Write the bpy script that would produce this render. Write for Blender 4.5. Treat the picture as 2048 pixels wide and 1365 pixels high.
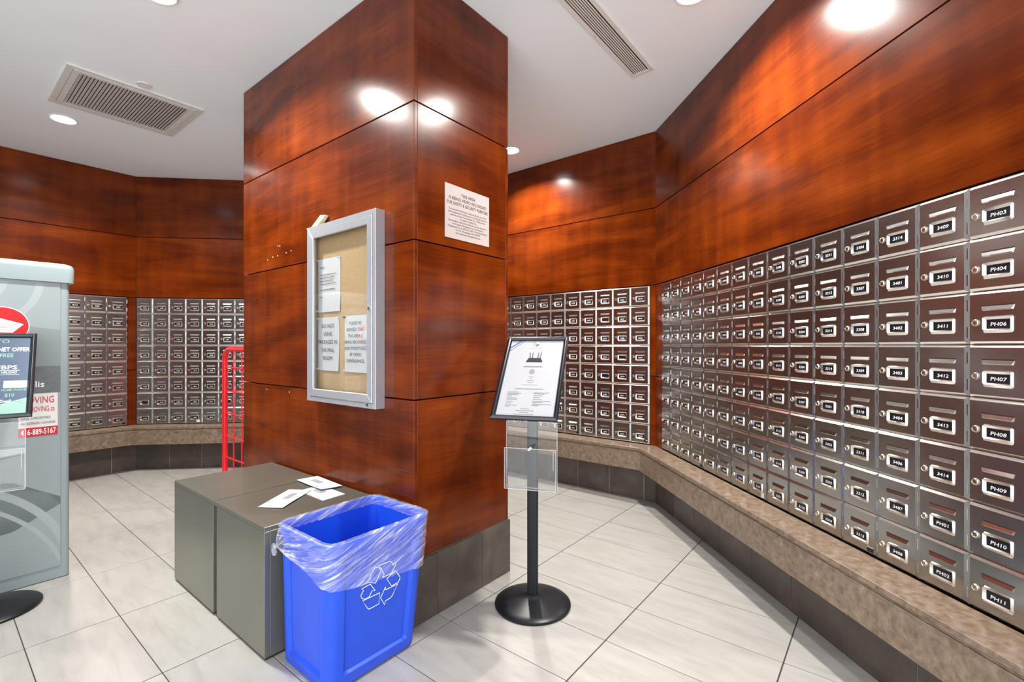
import bpy, bmesh, math, random
from mathutils import Matrix, Vector

random.seed(7)
for o in list(bpy.data.objects):
    bpy.data.objects.remove(o, do_unlink=True)
SC = bpy.context.scene
COL = SC.collection

# ------------------------------------------------------------------ camera
CAMZ = 1.25
H = 2.963                      # ceiling height
cam = bpy.data.cameras.new('camera')
cam.sensor_fit = 'HORIZONTAL'
cam.sensor_width = 36.0
cam.lens = 945.0 / 2048.0 * 36.0
cam.shift_y = 9.5 / 2048.0
cam.clip_start = 0.05
camo = bpy.data.objects.new('camera', cam)
COL.objects.link(camo)
camo.location = (0, 0, CAMZ)
camo.rotation_euler = (math.pi / 2, 0, 0)
SC.camera = camo

# ------------------------------------------------------------------ world, exposure
world = bpy.data.worlds.new('world')
SC.world = world
world.use_nodes = True
bg = world.node_tree.nodes['Background']
bg.inputs[0].default_value = (0.97, 0.985, 1.0, 1)
bg.inputs[1].default_value = 3.8  # strong even fill added through the open end behind the viewer
VS = SC.view_settings
VS.view_transform = 'Standard'
VS.look = 'None'
VS.gamma = 1.0
VS.use_curve_mapping = False
VS.exposure = 0.25

LAMP_W = 43.0                  # watts of each recessed downlight
LAMP_SPREAD = math.radians(140)
LENS_STRENGTH = 14.0

# ------------------------------------------------------------------ plan geometry
T = math.radians(51.5)
E1 = Vector((math.cos(T), math.sin(T), 0))
E2 = Vector((-math.sin(T), math.cos(T), 0))
PC = Vector((-0.4356, 2.1, 0))            # near corner of the pillar
CC = Vector((1.1433, 3.7646, 0))          # corner of the right and far walls
RD = Vector((0.11, -1, 0)).normalized()   # right wall, far -> near
BD = Vector((1, 0.11, 0)).normalized()    # back wall, left -> right
P1 = Vector((-3.80, 4.775, 0))            # corner of left and back walls


def meet(p, d, q, e):
    det = d.x * (-e.y) + e.x * d.y
    r = q - p
    s = (r.x * (-e.y) + e.x * r.y) / det
    return p + d * s


JJ = meet(CC, E2, P1, BD)                 # far wall meets back wall (behind the pillar)
RN = CC + RD * 5.1
L1 = P1 - E1 * 2.5
L2 = L1 + RD * 4.15
ROOM = [RN, CC, JJ, P1, L1, L2]


def frame(o, x):
    """x along the wall (left to right seen from the room), y into the wall, z up."""
    x = Vector(x).normalized()
    y = Vector((-x.y, x.x, 0))
    m = Matrix.Identity(4)
    for i in range(3):
        m[i][0] = x[i]
        m[i][1] = y[i]
        m[i][2] = (0, 0, 1)[i]
        m[i][3] = o[i]
    return m


F_RIGHT = frame(CC, RD)
F_FAR = frame(JJ, -E2)
F_BACK = frame(P1, BD)
F_LEFT = frame(L1, E1)
F_SIDE = frame(L2, -RD)
L_RIGHT = 5.1
L_FAR = (CC - JJ).length
L_BACK = (JJ - P1).length
L_LEFT = 2.5
F_GRID = frame(PC, E1)                    # x = E1, y = E2 : floor grid / pillar frame

# ------------------------------------------------------------------ materials
MAT = {}


def new_mat(name):
    m = bpy.data.materials.new(name)
    m.use_nodes = True
    MAT[name] = m
    nt = m.node_tree
    return m, nt, nt.nodes['Principled BSDF']


def pm(name, col, rough=0.5, metal=0.0, spec=0.5, noise=0.0, nscale=20.0, coat=0.0, bump=0.0, bscale=60.0):
    m, nt, b = new_mat(name)
    b.inputs['Base Color'].default_value = (*col, 1)
    b.inputs['Roughness'].default_value = rough
    b.inputs['Metallic'].default_value = metal
    b.inputs['Specular IOR Level'].default_value = spec
    b.inputs['Coat Weight'].default_value = coat
    if noise > 0 or bump > 0:
        tc = nt.nodes.new('ShaderNodeTexCoord')
    if noise > 0:
        n = nt.nodes.new('ShaderNodeTexNoise')
        n.inputs['Scale'].default_value = nscale
        n.inputs['Detail'].default_value = 5
        nt.links.new(tc.outputs['Object'], n.inputs['Vector'])
        r = nt.nodes.new('ShaderNodeValToRGB')
        r.color_ramp.elements[0].position = 0.3
        r.color_ramp.elements[1].position = 0.7
        r.color_ramp.elements[0].color = (*[c * (1 - noise) for c in col], 1)
        r.color_ramp.elements[1].color = (*[min(1, c * (1 + noise)) for c in col], 1)
        nt.links.new(n.outputs['Fac'], r.inputs[0])
        nt.links.new(r.outputs[0], b.inputs['Base Color'])
    if bump > 0:
        n2 = nt.nodes.new('ShaderNodeTexNoise')
        n2.inputs['Scale'].default_value = bscale
        n2.inputs['Detail'].default_value = 3
        nt.links.new(tc.outputs['Object'], n2.inputs['Vector'])
        bp = nt.nodes.new('ShaderNodeBump')
        bp.inputs['Strength'].default_value = bump
        bp.inputs['Distance'].default_value = 0.01
        nt.links.new(n2.outputs['Fac'], bp.inputs['Height'])
        nt.links.new(bp.outputs[0], b.inputs['Normal'])
    return m


def ramp(nt, stops):
    r = nt.nodes.new('ShaderNodeValToRGB')
    els = r.color_ramp.elements
    while len(els) < len(stops):
        els.new(0.5)
    for e, (p, c) in zip(els, stops):
        e.position = p
        e.color = (*c, 1)
    return r


def wood_mat():
    m, nt, b = new_mat('cherry_wood')
    N, Lk = nt.nodes.new, nt.links.new
    tc = N('ShaderNodeTexCoord')
    oi = N('ShaderNodeObjectInfo')
    off = N('ShaderNodeVectorMath'); off.operation = 'SCALE'
    off.inputs[0].default_value = (13.1, 0.0, 7.7)
    Lk(oi.outputs['Random'], off.inputs['Scale'])
    add = N('ShaderNodeVectorMath'); add.operation = 'ADD'
    Lk(tc.outputs['Object'], add.inputs[0]); Lk(off.outputs[0], add.inputs[1])
    mp = N('ShaderNodeMapping'); mp.inputs['Scale'].default_value = (0.9, 0.9, 4.2)
    Lk(add.outputs[0], mp.inputs[0])
    n1 = N('ShaderNodeTexNoise'); n1.inputs['Scale'].default_value = 1.6
    n1.inputs['Detail'].default_value = 6; n1.inputs['Distortion'].default_value = 0.45
    Lk(mp.outputs[0], n1.inputs['Vector'])
    mp2 = N('ShaderNodeMapping'); mp2.inputs['Scale'].default_value = (4, 4, 150)
    Lk(add.outputs[0], mp2.inputs[0])
    n2 = N('ShaderNodeTexNoise'); n2.inputs['Scale'].default_value = 1.0
    n2.inputs['Detail'].default_value = 3
    Lk(mp2.outputs[0], n2.inputs['Vector'])
    mp3 = N('ShaderNodeMapping'); mp3.inputs['Scale'].default_value = (9, 9, 1.3)
    Lk(add.outputs[0], mp3.inputs[0])
    n3 = N('ShaderNodeTexNoise'); n3.inputs['Scale'].default_value = 1.0
    n3.inputs['Detail'].default_value = 2; n3.inputs['Distortion'].default_value = 0.2
    Lk(mp3.outputs[0], n3.inputs['Vector'])
    a = N('ShaderNodeMath'); a.operation = 'MULTIPLY'; a.inputs[1].default_value = 0.58
    Lk(n1.outputs['Fac'], a.inputs[0])
    c = N('ShaderNodeMath'); c.operation = 'MULTIPLY_ADD'; c.inputs[1].default_value = 0.18
    Lk(n2.outputs['Fac'], c.inputs[0]); Lk(a.outputs[0], c.inputs[2])
    d = N('ShaderNodeMath'); d.operation = 'MULTIPLY_ADD'; d.inputs[1].default_value = 0.24
    Lk(n3.outputs['Fac'], d.inputs[0]); Lk(c.outputs[0], d.inputs[2])
    r = ramp(nt, [(0.30, (0.042, 0.0050, 0.0008)), (0.44, (0.088, 0.0120, 0.0012)),
                  (0.57, (0.150, 0.0240, 0.0020)), (0.72, (0.25, 0.047, 0.0042))])
    Lk(d.outputs[0], r.inputs[0])
    Lk(r.outputs[0], b.inputs['Base Color'])
    b.inputs['Roughness'].default_value = 0.20
    b.inputs['Specular IOR Level'].default_value = 0.25
    return m


def stone_mat(name, cols, scale, rough, bump=0.1, stretch=(1, 1, 1), perobj=True, spec=0.5):
    m, nt, b = new_mat(name)
    N, Lk = nt.nodes.new, nt.links.new
    tc = N('ShaderNodeTexCoord')
    src = tc.outputs['Object']
    if perobj:
        oi = N('ShaderNodeObjectInfo')
        off = N('ShaderNodeVectorMath'); off.operation = 'SCALE'
        off.inputs[0].default_value = (9.3, 5.1, 3.3)
        Lk(oi.outputs['Random'], off.inputs['Scale'])
        add = N('ShaderNodeVectorMath'); add.operation = 'ADD'
        Lk(src, add.inputs[0]); Lk(off.outputs[0], add.inputs[1])
        src = add.outputs[0]
    mp = N('ShaderNodeMapping'); mp.inputs['Scale'].default_value = stretch
    Lk(src, mp.inputs[0])
    n1 = N('ShaderNodeTexNoise'); n1.inputs['Scale'].default_value = scale
    n1.inputs['Detail'].default_value = 8; n1.inputs['Roughness'].default_value = 0.65
    n1.inputs['Distortion'].default_value = 0.4
    Lk(mp.outputs[0], n1.inputs['Vector'])
    r = ramp(nt, cols)
    Lk(n1.outputs['Fac'], r.inputs[0])
    Lk(r.outputs[0], b.inputs['Base Color'])
    b.inputs['Roughness'].default_value = rough
    b.inputs['Specular IOR Level'].default_value = spec
    bp = N('ShaderNodeBump'); bp.inputs['Strength'].default_value = bump
    bp.inputs['Distance'].default_value = 0.003
    Lk(n1.outputs['Fac'], bp.inputs['Height']); Lk(bp.outputs[0], b.inputs['Normal'])
    return m


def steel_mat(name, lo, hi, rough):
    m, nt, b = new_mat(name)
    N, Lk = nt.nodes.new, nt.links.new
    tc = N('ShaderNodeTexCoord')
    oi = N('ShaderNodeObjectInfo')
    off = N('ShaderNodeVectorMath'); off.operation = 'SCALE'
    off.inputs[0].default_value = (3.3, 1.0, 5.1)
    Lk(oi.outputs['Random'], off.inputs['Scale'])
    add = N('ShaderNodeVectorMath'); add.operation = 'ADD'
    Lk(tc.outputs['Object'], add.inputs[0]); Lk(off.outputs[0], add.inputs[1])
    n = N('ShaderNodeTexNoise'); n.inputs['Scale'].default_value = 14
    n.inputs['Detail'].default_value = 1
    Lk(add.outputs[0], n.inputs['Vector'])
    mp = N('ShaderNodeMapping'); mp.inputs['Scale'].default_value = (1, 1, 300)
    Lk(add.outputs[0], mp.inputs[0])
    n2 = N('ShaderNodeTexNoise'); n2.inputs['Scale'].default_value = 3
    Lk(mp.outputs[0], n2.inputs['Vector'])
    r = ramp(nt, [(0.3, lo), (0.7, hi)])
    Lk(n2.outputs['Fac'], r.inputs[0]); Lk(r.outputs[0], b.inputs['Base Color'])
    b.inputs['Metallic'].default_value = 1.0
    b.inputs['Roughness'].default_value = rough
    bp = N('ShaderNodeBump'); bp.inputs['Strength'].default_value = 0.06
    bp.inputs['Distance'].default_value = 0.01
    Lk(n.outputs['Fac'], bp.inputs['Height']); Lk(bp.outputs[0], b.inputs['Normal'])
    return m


def clear_mat(name, tint=(1, 1, 1), ior=1.5, haze=0.0, rough=0.02):
    """thin clear sheet: transparent, with the Fresnel reflection of its surface"""
    m, nt, b = new_mat(name)
    N, Lk = nt.nodes.new, nt.links.new
    out = nt.nodes['Material Output']
    tr = N('ShaderNodeBsdfTransparent'); tr.inputs[0].default_value = (*tint, 1)
    gl = N('ShaderNodeBsdfGlossy'); gl.inputs['Roughness'].default_value = rough
    fr = N('ShaderNodeFresnel')
    geo = N('ShaderNodeNewGeometry')
    io = N('ShaderNodeMix'); io.data_type = 'FLOAT'      # same reflectance on both sides of the sheet
    io.inputs['A'].default_value = ior
    io.inputs['B'].default_value = 1.0 / ior
    Lk(geo.outputs['Backfacing'], io.inputs['Factor']); Lk(io.outputs[0], fr.inputs[0])
    mx = N('ShaderNodeMixShader')
    Lk(fr.outputs[0], mx.inputs[0]); Lk(tr.outputs[0], mx.inputs[1]); Lk(gl.outputs[0], mx.inputs[2])
    last = mx
    if haze > 0:
        df = N('ShaderNodeBsdfDiffuse'); df.inputs[0].default_value = (0.85, 0.88, 0.9, 1)
        m2 = N('ShaderNodeMixShader'); m2.inputs[0].default_value = haze
        Lk(mx.outputs[0], m2.inputs[1]); Lk(df.outputs[0], m2.inputs[2])
        last = m2
    Lk(last.outputs[0], out.inputs[0])
    return m


def bag_mat():
    m, nt, b = new_mat('clear_bag_plastic')
    N, Lk = nt.nodes.new, nt.links.new
    out = nt.nodes['Material Output']
    tc = N('ShaderNodeTexCoord')
    m0 = N('ShaderNodeMapping'); m0.inputs['Rotation'].default_value = (0.25, 0.35, 0)
    Lk(tc.outputs['Object'], m0.inputs[0])
    mp = N('ShaderNodeMapping'); mp.inputs['Scale'].default_value = (4.5, 4.5, 42)
    Lk(m0.outputs[0], mp.inputs[0])
    n = N('ShaderNodeTexNoise'); n.inputs['Scale'].default_value = 1.6
    n.inputs['Detail'].default_value = 5; n.inputs['Distortion'].default_value = 1.2
    Lk(mp.outputs[0], n.inputs['Vector'])
    r = ramp(nt, [(0.42, (0.10, 0.10, 0.10)), (0.54, (0.24, 0.24, 0.24)), (0.62, (0.36, 0.36, 0.36)), (0.70, (0.85, 0.85, 0.85))])
    Lk(n.outputs['Fac'], r.inputs[0])
    bp = N('ShaderNodeBump'); bp.inputs['Strength'].default_value = 0.7
    bp.inputs['Distance'].default_value = 0.01
    Lk(n.outputs['Fac'], bp.inputs['Height'])
    b.inputs['Base Color'].default_value = (0.82, 0.84, 0.93, 1)
    b.inputs['Roughness'].default_value = 0.16
    b.inputs['Specular IOR Level'].default_value = 0.8
    Lk(bp.outputs[0], b.inputs['Normal'])
    tr = N('ShaderNodeBsdfTransparent')
    mx = N('ShaderNodeMixShader')
    Lk(r.outputs[0], mx.inputs[0]); Lk(tr.outputs[0], mx.inputs[1]); Lk(b.outputs[0], mx.inputs[2])
    Lk(mx.outputs[0], out.inputs[0])
    return m


def emit_mat(name, col, s):
    m, nt, b = new_mat(name)
    b.inputs['Base Color'].default_value = (*col, 1)
    b.inputs['Emission Color'].default_value = (*col, 1)
    b.inputs['Emission Strength'].default_value = s
    return m


wood_mat()
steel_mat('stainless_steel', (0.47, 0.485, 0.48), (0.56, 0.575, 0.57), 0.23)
steel_mat('lit_steel', (0.86, 0.84, 0.81), (0.92, 0.90, 0.87), 0.16)  # brightened copy of the door steel, lit edges put into its colour
steel_mat('shaded_edge_steel', (0.26, 0.265, 0.26), (0.33, 0.335, 0.33), 0.36)  # darkened copy of the door steel, shade painted on the right door edge
bag_mat()
stone_mat('floor_tile', [(0.28, (0.325, 0.308, 0.284)), (0.5, (0.382, 0.368, 0.344)), (0.72, (0.42, 0.407, 0.385))],
          4.0, 0.30, 0.05, (5.0, 1.0, 1.0))
stone_mat('base_tile', [(0.3, (0.048, 0.037, 0.031)), (0.7, (0.112, 0.088, 0.073))], 6.0, 0.34, 0.1)
stone_mat('ledge_stone', [(0.28, (0.10, 0.066, 0.044)), (0.5, (0.20, 0.142, 0.10)), (0.66, (0.27, 0.20, 0.145)),
                          (0.80, (0.45, 0.36, 0.27))], 34.0, 0.30, 0.05, (1, 1, 1))
pm('ceiling_paint', (0.885, 0.945, 0.98), 0.75, noise=0.012, nscale=3)
pm('joint_dark', (0.010, 0.006, 0.005), 0.7, noise=0.1)
pm('floor_grout', (0.055, 0.046, 0.038), 0.9, noise=0.15, nscale=40)
pm('base_grout', (0.55, 0.50, 0.45), 0.9, noise=0.1, nscale=40)
pm('slot_dark', (0.012, 0.01, 0.01), 0.6, noise=0.1)
pm('lock_metal', (0.72, 0.66, 0.55), 0.22, 1.0, noise=0.05)
pm('card_black', (0.012, 0.013, 0.018), 0.22, noise=0.1)
pm('print_white', (0.85, 0.85, 0.87), 0.5, noise=0.01)
pm('print_black', (0.02, 0.02, 0.025), 0.6, noise=0.05)
pm('print_grey', (0.17, 0.17, 0.18), 0.6, noise=0.05)
pm('print_red', (0.50, 0.012, 0.02), 0.5, noise=0.03)
pm('print_blue', (0.075, 0.13, 0.32), 0.5, noise=0.03)
pm('print_gold', (0.50, 0.31, 0.13), 0.5, noise=0.03)
pm('logo_red', (0.83, 0.006, 0.010), 0.4, noise=0.02)
pm('paper_white', (0.57, 0.575, 0.61), 0.6, noise=0.015, nscale=8)
pm('poster_paper', (0.40, 0.405, 0.43), 0.6, noise=0.015, nscale=8)
pm('sign_pinkish', (0.43, 0.365, 0.355), 0.5, noise=0.015, nscale=8)
pm('aluminium', (0.47, 0.49, 0.525), 0.34, 0.55, noise=0.03, nscale=30)
pm('aluminium_edge', (0.36, 0.37, 0.40), 0.42, 0.6, noise=0.05, nscale=200)
pm('cork', (0.46, 0.31, 0.175), 0.9, noise=0.14, nscale=160, bump=0.2, bscale=200)
pm('pine', (0.56, 0.46, 0.28), 0.6, noise=0.1, nscale=30)
pm('black_metal', (0.008, 0.009, 0.012), 0.34, 0.0, spec=0.3, noise=0.12, nscale=30, bump=0.02, bscale=300)
pm('frame_black', (0.010, 0.013, 0.020), 0.24, 0.0, noise=0.08, nscale=30)
pm('cabinet_steel', (0.20, 0.20, 0.165), 0.30, 0.6, noise=0.10, nscale=2.5)
pm('cabinet_dark', (0.035, 0.034, 0.032), 0.5, 0.2, noise=0.1)
pm('kiosk_body', (0.25, 0.305, 0.32), 0.35, noise=0.015, nscale=5)
pm('kiosk_panel', (0.255, 0.30, 0.315), 0.33, noise=0.03, nscale=3)
pm('kiosk_swirl_light', (0.305, 0.35, 0.36), 0.33, noise=0.03, nscale=3)
pm('kiosk_swirl_mid', (0.20, 0.24, 0.25), 0.33, noise=0.03, nscale=3)
pm('kiosk_band', (0.13, 0.145, 0.155), 0.35, noise=0.12, nscale=60)
pm('poster_navy', (0.045, 0.075, 0.125), 0.35, noise=0.1, nscale=4)
pm('poster_teal', (0.20, 0.36, 0.31), 0.35, noise=0.08, nscale=4)
pm('bin_blue', (0.012, 0.075, 0.66), 0.36, noise=0.05, nscale=12, bump=0.03, bscale=400)
pm('cart_red', (0.72, 0.012, 0.020), 0.3, noise=0.03)
pm('rubber', (0.02, 0.02, 0.02), 0.7, noise=0.1)
pm('white_paint', (0.74, 0.725, 0.70), 0.55, noise=0.02)
pm('grille_paint', (0.66, 0.645, 0.62), 0.55, noise=0.04, nscale=30)
pm('plenum_dark', (0.018, 0.016, 0.015), 0.9, noise=0.1)
pm('pin_green', (0.01, 0.10, 0.05), 0.3, noise=0.05)
pm('window_film', (0.36, 0.36, 0.38), 0.3, noise=0.05)
pm('sticker_white', (0.66, 0.65, 0.63), 0.6, noise=0.03)
emit_mat('lamp_lens', (1.0, 0.975, 0.94), LENS_STRENGTH)
clear_mat('pane_glass', (0.97, 0.98, 0.97), 1.5)
clear_mat('acrylic', (0.97, 0.975, 0.975), 1.45, haze=0.012)
clear_mat('acrylic_edge', (0.85, 0.87, 0.88), 1.5, haze=0.5, rough=0.1)


# ------------------------------------------------------------------ mesh helpers
class MB:
    def __init__(self):
        self.v = []
        self.f = []

    def add(self, vs, fs):
        k = len(self.v)
        self.v += [tuple(p) for p in vs]
        self.f += [tuple(i + k for i in q) for q in fs]
        return self

    def box(self, x0, x1, y0, y1, z0, z1):
        vs = [(x0, y0, z0), (x1, y0, z0), (x1, y1, z0), (x0, y1, z0),
              (x0, y0, z1), (x1, y0, z1), (x1, y1, z1), (x0, y1, z1)]
        fs = [(0, 3, 2, 1), (4, 5, 6, 7), (0, 1, 5, 4), (1, 2, 6, 5), (2, 3, 7, 6), (3, 0, 4, 7)]
        return self.add(vs, fs)

    def prism(self, poly, z0, z1):
        """poly counter-clockwise in x,y"""
        n = len(poly)
        vs = [(p[0], p[1], z0) for p in poly] + [(p[0], p[1], z1) for p in poly]
        fs = [tuple(reversed(range(n))), tuple(range(n, 2 * n))]
        fs += [(i, (i + 1) % n, n + (i + 1) % n, n + i) for i in range(n)]
        return self.add(vs, fs)

    def slab(self, poly, y0, y1):
        """poly in x,z (counter-clockwise seen from -y), front at y0, back at y1"""
        n = len(poly)
        vs = [(p[0], y0, p[1]) for p in poly] + [(p[0], y1, p[1]) for p in poly]
        fs = [tuple(range(n)), tuple(reversed(range(n, 2 * n)))]
        fs += [(i, n + i, n + (i + 1) % n, (i + 1) % n) for i in range(n)]
        return self.add(vs, fs)

    def lathe(self, prof, n=32, c=(0, 0, 0), axis='z'):
        vs = []
        for r, z in prof:
            for k in range(n):
                a = 2 * math.pi * k / n
                if axis == 'z':
                    vs.append((c[0] + r * math.cos(a), c[1] + r * math.sin(a), c[2] + z))
                else:      # axis y, z grows towards -y
                    vs.append((c[0] + r * math.cos(a), c[1] - z, c[2] + r * math.sin(a)))
        fs = []
        for i in range(len(prof) - 1):
            for k in range(n):
                k2 = (k + 1) % n
                fs.append((i * n + k, i * n + k2, (i + 1) * n + k2, (i + 1) * n + k))
        fs.append(tuple(reversed(range(n))))
        fs.append(tuple(range((len(prof) - 1) * n, len(prof) * n)))
        return self.add(vs, fs)

    def tube(self, path, r, n=8, closed=False, flat=1.0, up=(0, 0, 1)):
        pts = [Vector(p) for p in path]
        m = len(pts)
        vs = []
        up = Vector(up)
        for i, p in enumerate(pts):
            if closed:
                t = pts[(i + 1) % m] - pts[i - 1]
            else:
                t = pts[min(i + 1, m - 1)] - pts[max(i - 1, 0)]
            t.normalize()
            a = up.cross(t)
            if a.length < 0.05:
                a = Vector((1, 0, 0)).cross(t)
            a.normalize()
            b = t.cross(a)
            for k in range(n):
                w = 2 * math.pi * k / n
                vs.append(p + a * (r * math.cos(w)) + b * (r * flat * math.sin(w)))
        fs = []
        for i in range(m if closed else m - 1):
            for k in range(n):
                fs.append((i * n + k, i * n + (k + 1) % n, ((i + 1) % m) * n + (k + 1) % n, ((i + 1) % m) * n + k))
        if not closed:
            fs.append(tuple(reversed(range(n))))
            fs.append(tuple(range((m - 1) * n, m * n)))
        return self.add(vs, fs)

    def mesh(self, name, mat, bevel=0.0, seg=2, smooth=False):
        me = bpy.data.meshes.new(name)
        me.from_pydata(self.v, [], self.f)
        if bevel > 0:
            bm = bmesh.new()
            bm.from_mesh(me)
            bmesh.ops.remove_doubles(bm, verts=bm.verts, dist=1e-6)
            ed = [e for e in bm.edges if len(e.link_faces) == 2 and e.calc_face_angle(0) > 0.5]
            bmesh.ops.bevel(bm, geom=ed, offset=bevel, segments=seg, profile=0.5, affect='EDGES', clamp_overlap=True)
            bm.to_mesh(me)
            bm.free()
        me.materials.append(MAT[mat])
        if smooth or (bevel > 0 and seg > 1):
            me.polygons.foreach_set('use_smooth', [True] * len(me.polygons))
            me.set_sharp_from_angle(angle=math.radians(38))
        me.update()
        return me

    def build(self, name, mat, parent=None, bevel=0.0, seg=2, smooth=False, label=None):
        return link(name, self.mesh(name, mat, bevel, seg, smooth), parent, label=label)


def link(name, data, parent=None, loc=None, label=None):
    o = bpy.data.objects.new(name, data)
    COL.objects.link(o)
    if parent:
        o.parent = parent
    if loc:
        o.location = loc
    if label:
        o['label'] = label
    return o


def empty(name, mtx=None, loc=None):
    o = bpy.data.objects.new(name, None)
    COL.objects.link(o)
    o.empty_display_size = 0.1
    if mtx is not None:
        o.matrix_basis = mtx
    if loc is not None:
        o.location = loc
    return o


def thing(name, label, cat, mtx=None, loc=None, group=None):
    o = empty(name, mtx, loc)
    return tag(o, label, cat, group)


def tag(o, label, cat, group=None):
    o['label'] = label
    o['category'] = cat
    if group:
        o['group'] = group
    return o


def structure(o, label=None):
    o['kind'] = 'structure'
    if label:
        o['label'] = label
    return o


# ------------------------------------------------------------------ lettering
CHARS = 'ABCDEFGHIJKLMNOPQRSTUVWXYZabcdefghijklmnopqrstuvwxyz0123456789.,-&/$!|\'\u2022'
GLY = {}


def make_glyphs():
    tmp = []
    for bold in (0, 1):
        for s in ['||'] + [k for c in CHARS for k in (c, '|' + c + '|')]:
            cu = bpy.data.curves.new('glyph', 'FONT')
            cu.body = s
            cu.resolution_u = 2
            cu.offset = 0.010 if bold else 0.0
            ob = bpy.data.objects.new('glyph', cu)
            COL.objects.link(ob)
            tmp.append((bold, s, ob))
    bpy.context.view_layer.update()
    dg = bpy.context.evaluated_depsgraph_get()
    wid = {}
    for bold, s, ob in tmp:
        me = bpy.data.meshes.new_from_object(ob.evaluated_get(dg))
        vs = [tuple(v.co[:2]) for v in me.vertices]
        fs = [tuple(p.vertices) for p in me.polygons]
        if vs:
            wid[(bold, s)] = max(v[0] for v in vs) - min(v[0] for v in vs)
        if len(s) == 1:
            GLY[(bold, s)] = [vs, fs, 0.0]
        bpy.data.meshes.remove(me)
    for bold, s, ob in tmp:
        cu = ob.data
        bpy.data.objects.remove(ob, do_unlink=True)
        bpy.data.curves.remove(cu)
    for (bold, c), g in GLY.items():
        g[2] = wid[(bold, '|' + c + '|')] - wid[(bold, '||')]


make_glyphs()


def text_width(s, bold=0):
    return sum(0.30 if c == ' ' else GLY[(bold, c)][2] for c in s)


def put_text(mb, s, x, z, size, y=0.0, align='c', bold=0, wmax=None, shear=0.0, wfix=None):
    """flat lettering in the x,z plane facing -y; z is the baseline, size the em height"""
    w = text_width(s, bold) * size
    sx = 1.0
    if wmax and w > wmax:
        sx = wmax / w
    if wfix:
        sx = wfix / w
    w *= sx
    cx = x - w / 2 if align == 'c' else (x - w if align == 'r' else x)
    for c in s:
        if c == ' ':
            cx += 0.30 * size * sx
            continue
        vs, fs, adv = GLY[(bold, c)]
        mb.add([(cx + (px + shear * py) * size * sx, y, z + py * size) for px, py in vs], fs)
        cx += adv * size * sx
    return mb


def quad(mb, x0, x1, z0, z1, y):
    return mb.add([(x0, y, z0), (x1, y, z0), (x1, y, z1), (x0, y, z1)], [(0, 1, 2, 3)])


# ================================================================== STRUCTURE
def clip_poly(poly, room):
    out = poly
    n = len(room)
    for i in range(n):
        a, b = room[i], room[(i + 1) % n]
        ex, ey = b[0] - a[0], b[1] - a[1]
        src, out = out, []
        for j in range(len(src)):
            p, q = src[j], src[(j + 1) % len(src)]
            sp = ex * (p[1] - a[1]) - ey * (p[0] - a[0])
            sq = ex * (q[1] - a[1]) - ey * (q[0] - a[0])
            if sp >= 0:
                out.append(p)
            if (sp >= 0) != (sq >= 0):
                t = sp / (sp - sq)
                out.append((p[0] + (q[0] - p[0]) * t, p[1] + (q[1] - p[1]) * t))
        if not out:
            return []
    return out


room_xy = [(p.x, p.y) for p in ROOM]
inv_grid = F_GRID.inverted()
room_g = [tuple((inv_grid @ Vector((x, y, 0)))[:2]) for x, y in room_xy]



def grow_room(d):
    n = len(ROOM)
    out = []
    for i in range(n):
        p = ROOM[i]
        a, b = ROOM[i - 1], ROOM[(i + 1) % n]
        d1, d2 = (p - a).normalized(), (b - p).normalized()
        n1, n2 = Vector((d1.y, -d1.x, 0)), Vector((d2.y, -d2.x, 0))
        out.append(meet(p + n1 * d, d1, p + n2 * d, d2))
    return out


wide_xy = [(p.x, p.y) for p in grow_room(0.115)]
wide_g = [tuple((inv_grid @ Vector((x, y, 0)))[:2]) for x, y in wide_xy]
# floor: grout bed with every tile laid on it
fl = empty('floor', F_GRID)
structure(fl)
MB().prism(wide_g, -0.06, -0.0025).build('grout_bed', 'floor_grout', fl)
PA, PB = 0.3083, 0.6155
full = {}
for i in range(-22, 16):
    for j in range(-12, 10):
        a0, b0 = 0.134 + i * PA, -0.711 + j * PB
        g1, g2 = 0.0018, 0.0027
        poly = [(a0 + g1, b0 + g2), (a0 + PA - g1, b0 + g2), (a0 + PA - g1, b0 + PB - g2), (a0 + g1, b0 + PB - g2)]
        c = clip_poly(poly, room_g)
        if len(c) < 3:
            continue
        ar = abs(sum(c[k][0] * c[(k + 1) % len(c)][1] - c[(k + 1) % len(c)][0] * c[k][1] for k in range(len(c)))) / 2
        if ar < 0.0008:
            continue
        if ar > (PA - 2 * g1) * (PB - 2 * g2) * 0.9999:
            if 'm' not in full:
                full['m'] = MB().prism([(p[0] - a0, p[1] - b0) for p in poly], -0.009, 0.0).mesh('floor_tile', 'floor_tile', 0.0008, 1)
            link('floor_tile', full['m'], fl, (a0, b0, 0))
        else:
            MB().prism([(p[0] - a0, p[1] - b0) for p in c], -0.009, 0.0).build('floor_tile', 'floor_tile', fl).location = (a0, b0, 0)

# ceiling
ce = MB().prism(wide_xy, H, H + 0.08).build('ceiling', 'ceiling_paint')
structure(ce)

# walls: dark core, wood panels in front of it with open joints
Z_J1, Z_J2, Z_J3 = 1.006, 1.736, 2.351       # panel joints
MZ0, MZ1 = 0.456, 1.732                      # mailbox field
JG = 0.003                                   # half joint


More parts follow.
